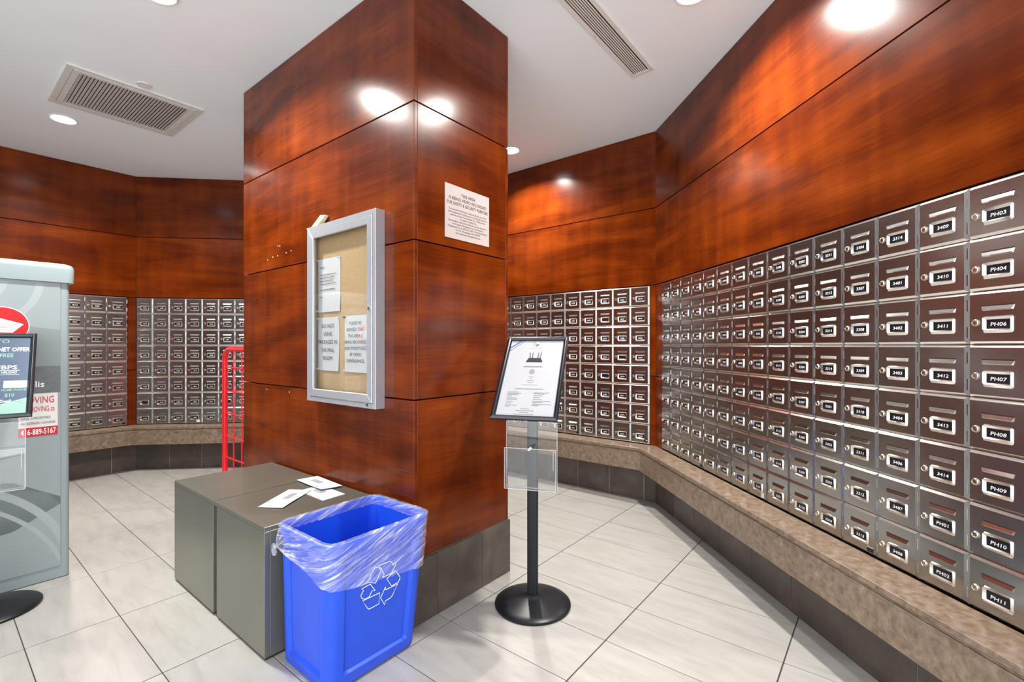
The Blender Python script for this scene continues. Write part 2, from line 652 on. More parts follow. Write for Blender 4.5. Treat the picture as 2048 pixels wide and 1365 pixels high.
def wall(side, fr, length, fillers, banks):
    w = empty('wall_' + side, fr)
    structure(w)
    MB().box(-0.03, length + 0.03, 0.034, 0.11, -0.002, H).build('wall_core', 'joint_dark', w)
    cuts = [0.0, length] if length < 3.2 else [0.0, 2.9, length]
    for k in range(len(cuts) - 1):
        a = cuts[k] + (JG if k else 0.0)
        b = cuts[k + 1] - (JG if k < len(cuts) - 2 else 0.0)
        MB().box(a, b, 0, 0.032, Z_J3 + JG, H - 0.002).build('wood_panel', 'cherry_wood', w, 0.0012, 1)
        MB().box(a, b, 0, 0.032, Z_J2 + JG, Z_J3 - JG).build('wood_panel', 'cherry_wood', w, 0.0012, 1)
    for a, b in fillers:
        MB().box(a, b, 0, 0.032, Z_J1 + JG, Z_J2 - JG).build('wood_panel', 'cherry_wood', w, 0.0012, 1)
        MB().box(a, b, 0, 0.032, 0.29, Z_J1 - JG).build('wood_panel', 'cherry_wood', w, 0.0012, 1)
    return w


CW, RH = 0.1578, 0.1594                      # mailbox pitch
R0 = 0.125                                   # right wall: first column from the corner
NR = 15
F_END = L_FAR - 0.049                        # far wall: right end of the mailboxes
NF = 11
B0 = 0.004
NB = 9
LE = L_LEFT - 0.067
NL = 5
wall('right', F_RIGHT, L_RIGHT, [(0.0, R0 - 0.004), (R0 + NR * CW + 0.004, L_RIGHT)], None)
wall('far', F_FAR, L_FAR, [(0.0, F_END - NF * CW - 0.004), (F_END + 0.004, L_FAR)], None)
wall('back', F_BACK, L_BACK, [(B0 + NB * CW + 0.004, L_BACK)], None)
wall('left', F_LEFT, L_LEFT, [(0.0, LE - NL * CW - 0.004), (LE + 0.004, L_LEFT)], None)
wall('side', F_SIDE, 4.15, [(0.0, 4.15)], None)

# unseen return wall added to keep the bright open end out of door reflections
F_REAR = frame(Vector((-3.4, L2.y, 0)), (-1, 0, 0))
wall('rear_blocker', F_REAR, L2.x * -1 - 3.4, [(0.0, L2.x * -1 - 3.4)], None)

# baseboards of dark tile under the ledges
SH = math.tan(math.radians(22.5))


def baseboard(side, fr, length, first, y0=0.0, top=0.288, pitch=0.3077, y_core=0.034):
    b = empty('baseboard_' + side, fr)
    structure(b)
    MB().box(0, length, y0 + 0.0035, y_core - 0.003, 0, top - 0.001).build('grout_bed', 'base_grout', b)
    cuts = [0.0]
    x = first
    while x < length - 0.01:
        if x > 0.012:
            cuts.append(x)
        x += pitch
    cuts.append(length)
    for k in range(len(cuts) - 1):
        a = cuts[k] + (0.0018 if k else 0)
        c = cuts[k + 1] - (0.0018 if k < len(cuts) - 2 else 0)
        MB().box(a, c, y0, y0 + 0.009, 0.001, top).build('base_tile', 'base_tile', b, 0.0008, 1)
    return b


baseboard('right', F_RIGHT, L_RIGHT, 0.012)
baseboard('far', F_FAR, L_FAR, (L_FAR - 0.097) % 0.3077)
baseboard('back', F_BACK, L_BACK, 0.006)
baseboard('left', F_LEFT, L_LEFT, (L_LEFT - 0.193) % 0.3077)

# pillar clad in the same wood
PW, PD = 0.664, 1.765                        # along E1 and along E2
pil = empty('wall_pillar', F_GRID)
structure(pil)
MB().box(0.034, PW - 0.034, 0.034, PD - 0.034, 0, H).build('wall_core', 'joint_dark', pil)
P_J = [0.290, 1.006, 1.725, 2.343, H]
for k in range(4):
    z0 = P_J[k] + (JG if k else 0.001)
    z1 = P_J[k + 1] - (JG if k < 3 else 0.002)
    # left face (plane x = 0), covers the corner with its edge
    MB().box(0, 0.02, 0, PD, z0, z1).build('wood_panel', 'cherry_wood', pil, 0.0015, 1)
    MB().box(0.0205, PW - 0.0205, 0, 0.032, z0, z1).build('wood_panel', 'cherry_wood', pil, 0.0012, 1)
    MB().box(PW - 0.02, PW, 0, PD, z0, z1).build('wood_panel', 'cherry_wood', pil, 0.0012, 1)
    MB().box(0.0205, PW - 0.0205, PD - 0.032, PD, z0, z1).build('wood_panel', 'cherry_wood', pil, 0.0012, 1)
pb = empty('baseboard_pillar', F_GRID)
structure(pb)
MB().box(0.0, PW, 0.0, PD, 0, 0.286).build('grout_bed', 'base_grout', pb)
tcut = [-0.009, 0.134, 0.4425, PW + 0.009]
for a, c in zip(tcut[:-1], tcut[1:]):
    MB().box(a + 0.0012, c - 0.0012, -0.009, 0.0, 0.001, 0.288).build('base_tile', 'base_tile', pb, 0.0008, 1)
    MB().box(a + 0.0012, c - 0.0012, PD, PD + 0.009, 0.001, 0.288).build('base_tile', 'base_tile', pb, 0.0008, 1)
tcut = [0.0] + [0.20 + 0.3077 * k for k in range(6)] + [PD]
for a, c in zip(tcut[:-1], tcut[1:]):
    if c - a < 0.02:
        continue
    MB().box(-0.009, 0.0, a + 0.0012, c - 0.0012, 0.001, 0.288).build('base_tile', 'base_tile', pb, 0.0008, 1)
    MB().box(PW, PW + 0.009, a + 0.0012, c - 0.0012, 0.001, 0.288).build('base_tile', 'base_tile', pb, 0.0008, 1)


# little pale chips where something was torn off the left face
CHIP = MB().slab([(-0.0035, -0.003), (0.003, -0.0035), (0.004, 0.0025), (-0.001, 0.004)], -0.0008, 0.0002)
CHIP.v = [(y, x, z) for x, y, z in CHIP.v]
CHIP_M = CHIP.mesh('paint_chip', 'sticker_white')
for b, z in ((1.41, 1.792), (1.34, 1.801), (1.28, 1.802), (1.17, 1.807), (1.11, 1.811), (1.275, 1.862), (1.25, 1.858), (1.42, 0.975), (1.13, 0.975)):
    link('paint_chip', CHIP_M, pil, (0, b, z))


# ================================================================== STONE LEDGES
def ledge(fr, length, label, mit0, mit1, cuts):
    t = thing('stone_ledge', label, 'ledge', fr, group='stone ledges below the mailboxes')
    D = 0.163
    xs = [0.0] + cuts + [length]
    for k in range(len(xs) - 1):
        for nm, d, dback, z0, z1, bv in (('top_slab', D, 0.0, 0.429, 0.452, 0.0018),
                                         ('reveal_strip', D - 0.008, 0.020, 0.418, 0.4285, 0.0006),
                                         ('front_slab', D - 0.003, 0.025, 0.277, 0.4175, 0.0012)):
            back = 0.0 if nm == 'top_slab' else -(D - 0.03)
            a, b = xs[k] + (0.0004 if k else 0), xs[k + 1] - (0.0004 if k < len(xs) - 2 else 0)
            s0 = SH if (k == 0 and mit0) else 0.0
            s1 = SH if (k == len(xs) - 2 and mit1) else 0.0
            yb = back
            poly = [(a + s0 * d, -d), (b - s1 * d, -d), (b - s1 * (-yb), yb), (a + s0 * (-yb), yb)]
            MB().prism(poly, z0, z1).build(nm, 'ledge_stone', t, bv, 1)
    s0 = SH if mit0 else 0
    s1 = SH if mit1 else 0
    MB().prism([(s0 * 0.14, -0.134), (length - s1 * 0.14, -0.134), (length, 0), (0, 0)], 0.300, 0.318).build('underside_board', 'joint_dark', t)
    return t


ledge(F_RIGHT, L_RIGHT, 'long brown stone ledge below the mailboxes of the right-hand wall', True, False, [1.35, 2.75, 4.2])
ledge(F_FAR, L_FAR, 'brown stone ledge below the mailboxes behind the router sign', True, True, [1.02])
ledge(F_BACK, L_BACK, 'brown stone ledge running behind the red wire cart', True, True, [1.1])
ledge(F_LEFT, L_LEFT, 'brown stone ledge beside the grey parcel kiosk', False, True, [1.2])


# ================================================================== MAILBOXES
def door_mesh():
    mb = MB()
    w, h = CW - 0.0016, RH - 0.0016
    x0, x1, z0, z1 = 0.0008, 0.0008 + w, 0.0008, 0.0008 + h
    yb, ye, yf = 0.022, 0.0105, 0.0045          # back, edge of chamfer, face
    il, ir, iv = 0.0030, 0.0120, 0.0082
    A = [(x0, yb, z0), (x1, yb, z0), (x1, yb, z1), (x0, yb, z1)]
    B = [(x0, ye, z0), (x1, ye, z0), (x1, ye, z1), (x0, ye, z1)]
    Cc = [(x0 + il, yf, z0 + iv), (x1 - ir, yf, z0 + iv), (x1 - ir, yf, z1 - iv), (x0 + il, yf, z1 - iv)]
    mb.add(A + B + Cc, [(3, 2, 1, 0)] + [(i, (i + 1) % 4, 4 + (i + 1) % 4, 4 + i) for i in range(4)]
           + [(4 + i, 4 + (i + 1) % 4, 8 + (i + 1) % 4, 8 + i) for i in range(4)] + [(8, 9, 10, 11)])
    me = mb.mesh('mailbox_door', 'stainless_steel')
    me.materials.append(MAT['lit_steel'])
    me.materials.append(MAT['shaded_edge_steel'])
    me.polygons[6].material_index = 2  # right edge takes the darkened steel to subdue its bright reflection
    for i in (5, 7):                            # top and bottom edges get the brighter steel, their catch of light painted in
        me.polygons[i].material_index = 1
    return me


def rrect(x0, x1, z0, z1, r, n=3):
    pts = []
    for cx, cz, a0 in ((x1 - r, z0 + r, -90), (x1 - r, z1 - r, 0), (x0 + r, z1 - r, 90), (x0 + r, z0 + r, 180)):
        for k in range(n + 1):
            a = math.radians(a0 + 90 * k / n)
            pts.append((cx + r * math.cos(a), cz + r * math.sin(a)))
    return pts


def ring_mesh():
    # raised label holder: outer edge on the door, ridge proud of it, inner edge back down
    zt = RH
    o = rrect(0.0395, 0.1190, zt - 0.1255, zt - 0.0760, 0.006)
    r = rrect(0.0430, 0.1155, zt - 0.1172, zt - 0.0785, 0.0045)
    i = rrect(0.0500, 0.1125, zt - 0.1128, zt - 0.0865, 0.0015)
    n = len(o)
    vs = [(p[0], 0.0044, p[1]) for p in o] + [(p[0], -0.0016, p[1]) for p in r] + [(p[0], 0.0040, p[1]) for p in i]
    fs = []
    for k in range(n):
        k2 = (k + 1) % n
        fs += [(k, k2, n + k2, n + k), (n + k, n + k2, 2 * n + k2, 2 * n + k)]
    return MB().add(vs, fs).mesh('label_holder', 'lit_steel', smooth=True)


def slot_mesh():
    zt = RH
    a, b = 0.0360, 0.1220
    zh, zl = zt - 0.0455, zt - 0.0565
    vs = [(a, 0.0044, zh), (b, 0.0044, zh), (b - 0.005, -0.0005, zl), (a + 0.005, -0.0005, zl),
          (a + 0.004, 0.0044, zl - 0.003), (b - 0.004, 0.0044, zl - 0.003)]
    fs = [(3, 2, 1, 0), (4, 5, 2, 3), (0, 4, 3), (1, 2, 5)]
    return MB().add(vs, fs).mesh('slot_lip', 'lit_steel')


def slit_mesh():
    zt = RH
    return MB().box(0.0365, 0.1215, 0.0036, 0.0044, zt - 0.0462, zt - 0.0428).mesh('mail_slot', 'slot_dark')


def lock_mesh():
    c = (0.0205, 0.0044, RH - 0.0945)
    mb = MB().lathe([(0.0112, 0.0), (0.0108, 0.003), (0.0088, 0.0055), (0.0066, 0.0060), (0.0060, 0.0050), (0.0030, 0.0050)], 14, c, 'y')
    return mb.mesh('lock', 'lock_metal', smooth=True)


def card_mesh():
    return MB().box(0.0505, 0.1122, 0.0030, 0.0039, RH - 0.1120, RH - 0.0868).mesh('number_card', 'card_black')


def hinge_mesh():
    x = CW - 0.0052
    return MB().add(*_cyl((x, 0.0078, 0), (x, 0.0078, 0.034), 0.0026, 8)).mesh('hinge', 'lit_steel', smooth=True)


def _cyl(a, b, r, n):
    m = MB().tube([a, b], r, n)
    return m.v, m.f


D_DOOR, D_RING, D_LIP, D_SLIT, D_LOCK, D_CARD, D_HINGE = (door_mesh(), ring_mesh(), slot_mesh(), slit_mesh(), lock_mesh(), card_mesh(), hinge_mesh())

# suite numbers run down each column: 01-04, 06-14 on every floor, then the penthouses
UNITS = ['01', '02', '03', '04', '06', '07', '08', '09', '10', '11', '12', '13', '14']
seq = []
for flo in range(6, 35):
    if flo in (13,):
        continue
    seq += ['%d%s' % (flo, u) for u in UNITS]
seq += ['PH' + u for u in ['01', '02', '03', '04', '06', '07', '08', '09', '10', '11']]


def bank(fr, x0, ncol, numbers, label, plate=True, blanks=(), stickers=()):
    t = thing('mailbox_bank', label, 'mailboxes', fr, group='built-in mailbox banks')
    x1 = x0 + ncol * CW
    MB().box(x0 + 0.0003, x1 - 0.0003, 0.0145, 0.0325, MZ0 - 0.002, MZ1 + 0.002).build('backing', 'slot_dark', t)
    for c in range(ncol):
        for r in range(8):
            s = numbers[c * 8 + r]
            p = (x0 + c * CW, -0.008, MZ1 - (r + 1) * RH)
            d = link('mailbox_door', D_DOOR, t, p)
            for nm, me in (('slot_lip', D_LIP), ('mail_slot', D_SLIT), ('label_holder', D_RING), ('lock', D_LOCK), ('number_card', D_CARD)):
                link(nm, me, d)
            for hz in (0.020, RH - 0.058):
                link('hinge', D_HINGE, d, (0, 0, hz))
            if (c, r) not in blanks:
                mb = put_text(MB(), s, 0.0815, RH - 0.1055, 0.0150, 0.0027, 'c', 1, wfix=(0.042 if s[0] == 'P' else 0.037), shear=0.10)
                mb.build('suite_number', 'print_white', d)
    if plate:
        MB().box(x1 - 0.046, x1 - 0.018, -0.0052, -0.0036, MZ0 + 0.012, MZ0 + 0.030).build('maker_plate', 'card_black', t, 0.0008, 1)
    for x, z, w, h in stickers:
        MB().box(x, x + w, -0.0046, -0.0037, z, z + h).build('sticker', 'sticker_white', t)
    return t


def cols(k0, n):
    """numbers for n columns that end k0 columns before the last one"""
    e = len(seq) - k0 * 8
    return seq[e - n * 8:e]


bank(F_RIGHT, R0 + 12 * CW, 3, cols(0, 3), 'stainless mailbox bank nearest the viewer, with the PH penthouse numbers', plate=False)
bank(F_RIGHT, R0 + 4 * CW, 8, cols(3, 8), 'eight-column stainless mailbox bank in the middle of the right-hand wall',
     stickers=[(R0 + 7.66 * CW, MZ0 + 0.012, 0.022, 0.026)])
bank(F_RIGHT, R0, 4, cols(11, 4), 'four-column stainless mailbox bank on the right wall next to the corner')
bank(F_FAR, F_END - 4 * CW, 4, cols(15, 4), 'four-column stainless mailbox bank left of the wood corner strip, behind the sign',
     blanks=((1, 1), (1, 4), (2, 3)))
bank(F_FAR, F_END - NF * CW, NF - 4, cols(19, NF - 4), 'stainless mailbox bank half hidden between pillar and router sign')
bank(F_BACK, B0, NB, cols(30, NB), 'stainless mailbox bank on the back wall behind the red wire cart', plate=False,
     blanks=((0, 6), (5, 6)), stickers=[(B0 + 3.62 * CW, MZ0 + 0.012, 0.034, 0.026)])
bank(F_LEFT, LE - NL * CW, NL, cols(39, NL), 'stainless mailbox bank partly hidden by the grey parcel kiosk')

# ================================================================== CEILING FITTINGS
HC = H


def downlight(loc, label):
    t = thing('downlight', label, 'ceiling light', loc=(loc[0], loc[1], HC), group='recessed ceiling downlights')
    n = 40
    mb = MB()
    prof = [(0.082, 0.0), (0.083, -0.006), (0.079, -0.009), (0.071, -0.006), (0.069, 0.0)]
    vs = [(r * math.cos(2 * math.pi * k / n), r * math.sin(2 * math.pi * k / n), z) for r, z in prof for k in range(n)]
    fs = [(i * n + k, (i + 1) * n + k, (i + 1) * n + (k + 1) % n, i * n + (k + 1) % n) for i in range(len(prof) - 1) for k in range(n)]
    mb.add(vs, fs).build('trim_ring', 'white_paint', t, smooth=True)
    MB().lathe([(0.069, -0.001), (0.060, -0.004), (0.03, -0.0055), (0.005, -0.006)], n).build('lens', 'lamp_lens', t, smooth=True)
    la = bpy.data.lights.new('downlight_lamp', 'AREA')
    la.shape = 'DISK'
    la.size = 0.12
    la.energy = LAMP_W
    la.spread = LAMP_SPREAD
    la.color = (1.0, 0.965, 0.91)
    lo = bpy.data.objects.new('downlight_lamp', la)
    COL.objects.link(lo)
    lo.parent = t
    lo.location = (0, 0, -0.010)
    return t


downlight((-3.385, 3.565), 'round lit downlight beside the square air grille')
downlight((-0.012, 4.130), 'round lit downlight just right of the pillar edge')
downlight((-1.715, 2.285), 'round lit downlight at the top edge above the pillar left face')
downlight((0.872, 2.285), 'round lit downlight near the right wall beside the slotted diffuser')

# square return-air grille
gm = F_GRID.copy()
gm[2][3] = HC
gr = thing('return_grille', 'square white louvred return-air grille in the ceiling', 'air vent', gm)
ga, gb = (-0.812, -0.084), (2.228, 2.92)


def ring_frame(x0, x1, y0, y1, w, z0, z1):
    mb = MB()
    mb.prism([(x0, y0), (x1, y0), (x1 - w, y0 + w), (x0 + w, y0 + w)], z0, z1)
    mb.prism([(x1, y0), (x1, y1), (x1 - w, y1 - w), (x1 - w, y0 + w)], z0, z1)
    mb.prism([(x1, y1), (x0, y1), (x0 + w, y1 - w), (x1 - w, y1 - w)], z0, z1)
    mb.prism([(x0, y1), (x0, y0), (x0 + w, y0 + w), (x0 + w, y1 - w)], z0, z1)
    return mb


ring_frame(ga[0], ga[1], gb[0], gb[1], 0.034, -0.011, 0.0).build('outer_frame', 'grille_paint', gr, 0.001, 1)
ring_frame(ga[0] + 0.036, ga[1] - 0.036, gb[0] + 0.036, gb[1] - 0.036, 0.032, -0.014, 0.0).build('inner_frame', 'grille_paint', gr, 0.001, 1)
MB().box(ga[0] + 0.06, ga[1] - 0.06, gb[0] + 0.06, gb[1] - 0.06, -0.001, -0.0002).build('plenum', 'plenum_dark', gr)
sl = MB().add([(0, 0, -0.0130), (0.0158, 0, -0.0062), (0.0162, 0, -0.0070), (0.0008, 0, -0.0140),
               (0, 0.552, -0.0130), (0.0158, 0.552, -0.0062), (0.0162, 0.552, -0.0070), (0.0008, 0.552, -0.0140)],
              [(0, 1, 2, 3), (7, 6, 5, 4), (0, 4, 5, 1), (1, 5, 6, 2), (2, 6, 7, 3), (3, 7, 4, 0)]).mesh('louvre', 'grille_paint')
nl = 32
for k in range(nl):
    link('louvre', sl, gr, (ga[0] + 0.070 + k * 0.589 / nl, gb[0] + 0.070, 0))
for fy in (0.36, 0.68):
    MB().tube([(ga[0] + 0.07, gb[0] + 0.07 + fy * 0.552, -0.0065), (ga[1] - 0.07, gb[0] + 0.07 + fy * 0.552, -0.0065)], 0.0016, 6).build('cross_wire', 'plenum_dark', gr)
for px, py in ((-0.10, 2.50), (-0.10, 2.66)):
    MB().lathe([(0.006, 0.0), (0.005, -0.0125), (0.002, -0.0130)], 10, (px - 0.0, py, 0)).build('screw', 'aluminium', gr)

# linear slot diffuser
ld = thing('slot_diffuser', 'long white slotted air diffuser in the ceiling', 'air vent', gm)
a0, a1, b0, b1 = 0.10, 1.4585, -0.5175, -0.3725
ring_frame(a0, a1, b0, b1, 0.024, -0.008, 0.0).build('frame', 'white_paint', ld, 0.001, 1)
MB().box(a0 + 0.02, a1 - 0.02, b0 + 0.02, b1 - 0.02, -0.001, -0.0002).build('plenum', 'plenum_dark', ld)
nb = 7
wid = (b1 - b0 - 0.048)
for k in range(nb):
    y = b0 + 0.024 + wid * (k + 1) / (nb + 1)
    MB().box(a0 + 0.02, a1 - 0.02, y - 0.0034, y + 0.0034, -0.0062, -0.0045).build('blade', 'white_paint', ld)
for px in (0.35, 0.95, 1.43):
    for py in (b0 + 0.012, b1 - 0.012):
        MB().lathe([(0.0045, -0.006), (0.004, -0.0092), (0.001, -0.0096)], 10, (px, py, 0)).build('screw', 'aluminium', ld)

sp = thing('sprinkler_cover', 'small round white sprinkler cover beside the square air grille', 'sprinkler', loc=(-2.412, 3.098, HC))
MB().lathe([(0.043, -0.001), (0.043, -0.0045), (0.041, -0.0065), (0.005, -0.007)], 32).build('cover_plate', 'white_paint', sp, smooth=True)
MB().lathe([(0.034, 0.0), (0.034, -0.002), (0.03, -0.002)], 32).build('gap_ring', 'plenum_dark', sp)

# ================================================================== NOTICE BOARD on the pillar
F_PL = frame(PC, -E2)                        # x = -E2 (left to right), y into the pillar
nbd = thing('notice_board', 'aluminium glass-fronted notice board on the wood pillar', 'notice board', F_PL)
bx0, bx1, bz0, bz1 = -0.828, -0.208, 0.954, 1.890


def rails(mb_name, x0, x1, z0, z1, w, y0, y1, mat, parent, bevel=0.001):
    for nm, poly in (('bottom', [(x0, z0), (x1, z0), (x1 - w, z0 + w), (x0 + w, z0 + w)]),
                     ('right', [(x1, z0), (x1, z1), (x1 - w, z1 - w), (x1 - w, z0 + w)]),
                     ('top', [(x1, z1), (x0, z1), (x0 + w, z1 - w), (x1 - w, z1 - w)]),
                     ('left', [(x0, z1), (x0, z0), (x0 + w, z0 + w), (x0 + w, z1 - w)])):
        MB().slab(poly, y0, y1).build(mb_name, mat, parent, bevel, 1)


rails('case_rail', bx0, bx1, bz0, bz1, 0.024, -0.053, -0.001, 'aluminium', nbd)
rails('door_rail', bx0 + 0.0265, bx1 - 0.0265, bz0 + 0.0265, bz1 - 0.0265, 0.040, -0.0565, -0.045, 'aluminium', nbd, 0.002)
MB().box(bx0 + 0.02, bx1 - 0.02, -0.011, -0.002, bz0 + 0.02, bz1 - 0.02).build('cork_sheet', 'cork', nbd)
MB().box(bx0 + 0.06, bx1 - 0.06, -0.0480, -0.0455, bz0 + 0.06, bz1 - 0.06).build('glass_pane', 'pane_glass', nbd)
for k in range(26):
    z = bz0 + 0.045 + k * 0.0328
    MB().box(bx0 + 0.0240, bx0 + 0.0268, -0.0545, -0.050, z, z + 0.019).build('hinge_knuckle', 'cabinet_dark', nbd)
lk = MB().lathe([(0.010, 0.0), (0.010, 0.003), (0.007, 0.0045), (0.002, 0.0045)], 16, (-0.2545, -0.0565, 1.425), 'y').build('lock', 'lock_metal', nbd, smooth=True)
MB().slab([(-0.292, 0.970), (-0.268, 0.963), (-0.268, 0.977)], -0.0545, -0.0528).build('maker_mark', 'print_black', nbd)


def paper(x0, x1, z0, z1, label, lines, greek=(), pins=(), curl=0.003):
    t = thing('notice_paper', label, 'notice', F_PL, group='paper notices in the glass board')
    nx, nz = 6, 6
    vs, fs = [], []
    for j in range(nz + 1):
        for i in range(nx + 1):
            u, v = i / nx, j / nz
            y = -0.0135 - curl * (1 - math.sin(math.pi * v)) * (0.3 + 0.7 * u) * (v < 0.5) - 0.001 * math.sin(3 * u + 2 * v)
            vs.append((x0 + (x1 - x0) * u, y, z0 + (z1 - z0) * v))
    k = len(vs)
    vs += [(p[0], p[1] + 0.0006, p[2]) for p in vs]
    for j in range(nz):
        for i in range(nx):
            a = j * (nx + 1) + i
            fs.append((a, a + 1, a + nx + 2, a + nx + 1))
            fs.append((k + a + nx + 1, k + a + nx + 2, k + a + 1, k + a))
    MB().add(vs, fs).build('sheet', 'paper_white', t, smooth=True)
    cx = (x0 + x1) / 2
    for s, z, size, dx in lines:
        put_text(MB(), s, cx + dx, z, size, -0.0185, 'c', 0, wmax=(x1 - x0) * 0.90).build('printed_line', 'print_black', t)
    for gx0, gx1, z, hh in greek:
        MB().box(gx0, gx1, -0.0176, -0.0172, z, z + hh).build('printed_line', 'print_grey', t)
    for px, pz, mt in pins:
        MB().lathe([(0.0055, 0.0), (0.0045, 0.003), (0.003, 0.006), (0.0052, 0.011), (0.004, 0.0125), (0.001, 0.0125)], 10, (px, -0.0150, pz), 'y').build('push_pin', mt, t, smooth=True)
    return t


g = []
rz = 1.668
g.append((-0.765, -0.715, rz, 0.004))
for k, wd in enumerate((0.165, 0.145, 0.140, 0.160)):
    g.append((-0.765, -0.765 + wd, 1.628 - k * 0.0165, 0.0035))
g.append((-0.765, -0.665, 1.548, 0.0035))
g.append((-0.662, -0.612, 1.548, 0.0055))
g.append((-0.765, -0.733, 1.510, 0.0035))
paper(-0.781, -0.566, 1.430, 1.716, 'upper letter notice with a short typed paragraph, in the glass board', [], g,
      [(-0.775, 1.712, 'acrylic_edge'), (-0.573, 1.708, 'acrylic_edge'), (-0.776, 1.437, 'acrylic_edge')])
paper(-0.783, -0.579, 1.118, 1.402, 'lower left notice reading DO NOT LEAVE PACKAGES IN THE MAIL ROOM',
      [('DO NOT', 1.345, 0.0300, 0.004), ('LEAVE', 1.303, 0.0300, 0.002), ('PACKAGES IN', 1.260, 0.0300, 0.0),
       ('THE MAIL', 1.217, 0.0300, 0.0), ('ROOM', 1.174, 0.0300, 0.0)], (),
      [(-0.777, 1.396, 'acrylic_edge'), (-0.585, 1.394, 'acrylic_edge'), (-0.776, 1.127, 'acrylic_edge')])
paper(-0.524, -0.306, 1.117, 1.402, 'lower right notice reading PLEASE BE ADVISED THAT THIS AREA IS BEING RECORDED',
      [('PLEASE BE', 1.356, 0.0225, -0.010), ('ADVISED THAT', 1.324, 0.0225, -0.010), ('THIS AREA IS', 1.292, 0.0225, -0.010),
       ('BEING RECORDED', 1.261, 0.0225, -0.010), ('AND MONITORED', 1.230, 0.0225, -0.010), ('BY VIDEO', 1.199, 0.0225, -0.010),
       ('SURVEILLANCE.', 1.167, 0.0225, -0.010)], (), [(-0.519, 1.395, 'pin_green'), (-0.519, 1.124, 'acrylic_edge')])

shm = thing('wood_shim', 'short pale wood offcut leaning on top of the notice board', 'wood offcut', F_PL)
MB().add([(-0.797, -0.046, 1.893), (-0.742, -0.046, 1.8905), (-0.694, -0.020, 1.948), (-0.750, -0.020, 1.957),
          (-0.797, -0.018, 1.893), (-0.742, -0.018, 1.8905), (-0.694, -0.0015, 1.948), (-0.750, -0.0015, 1.957)],
         [(0, 1, 2, 3), (7, 6, 5, 4), (0, 4, 5, 1), (1, 5, 6, 2), (2, 6, 7, 3), (3, 7, 4, 0)]).build('offcut', 'pine', shm, 0.001, 1)

# surveillance sign on the right face of the pillar
F_PR = frame(PC, E1)
sg = thing('video_sign', 'white printed video-recording sign on the narrow pillar face', 'sign', F_PR)
sx0, sx1, sz0, sz1 = 0.185, 0.501, 1.769, 2.029
MB().box(sx0, sx1, -0.004, -0.0002, sz0, sz1).build('sign_plate', 'sign_pinkish', sg, 0.0008, 1)
scx = (sx0 + sx1) / 2
for s, z, size, bold in (('THIS AREA', 1.982, 0.0215, 1), ('IS BEING VIDEO RECORDED', 1.958, 0.0215, 1), ('FOR SAFETY & SECURITY PURPOSES', 1.934, 0.0215, 1),
                         ('The personal information collected by the use of the', 1.908, 0.0125, 0),
                         ('video equipment at this location is collected under the', 1.894, 0.0125, 0),
                         ('authority of the Condominium Act, 1998 and the', 1.880, 0.0125, 0),
                         ("Occupier's Liability Act.", 1.866, 0.0125, 0),
                         ('Any questions about this collection can be directed to', 1.852, 0.0125, 0),
                         ('the Property Management c/o Del Property', 1.838, 0.0125, 0),
                         ('Management Inc. at 905-361-1228, 310 Burnhamthorpe', 1.824, 0.0125, 0),
                         ('Rd. W., Mississauga, ON, L5B 4P9', 1.810, 0.0125, 0),
                         ('www.delpropertymanagement.com', 1.796, 0.0125, 0)):
    put_text(MB(), s, scx, z, size, -0.0045, 'c', bold, wmax=0.292).build('printed_line', 'print_black', sg)

# ================================================================== STEEL CABINETS
def cabinet(b0, b1, label, notch):
    t = thing('steel_cabinet', label, 'cabinet', F_GRID, group='low steel cabinets against the pillar')
    a0, a1 = -0.521, -0.0125
    ye = b1 - (0.032 if notch else 0.0)
    MB().box(a0 + 0.006, a1 - 0.006, b0 + 0.006, b1 - 0.006, 0.0, 0.012).build('plinth', 'cabinet_dark', t)
    MB().box(a0 + 0.022, a1, b0, b1, 0.012, 0.512).build('body', 'cabinet_steel', t, 0.0015, 1)
    MB().box(a0, a0 + 0.0215, b0, ye, 0.012, 0.5115).build('front_panel', 'cabinet_steel', t, 0.0015, 1)
    MB().box(a0, a1, b0, b1, 0.512, 0.531).build('top_panel', 'cabinet_steel', t, 0.0015, 1)
    return t


cabinet(0.278, 0.789, 'near low grey steel cabinet with envelopes lying on top', True)
cabinet(0.798, 1.328, 'far low grey steel cabinet with a bare top', False)


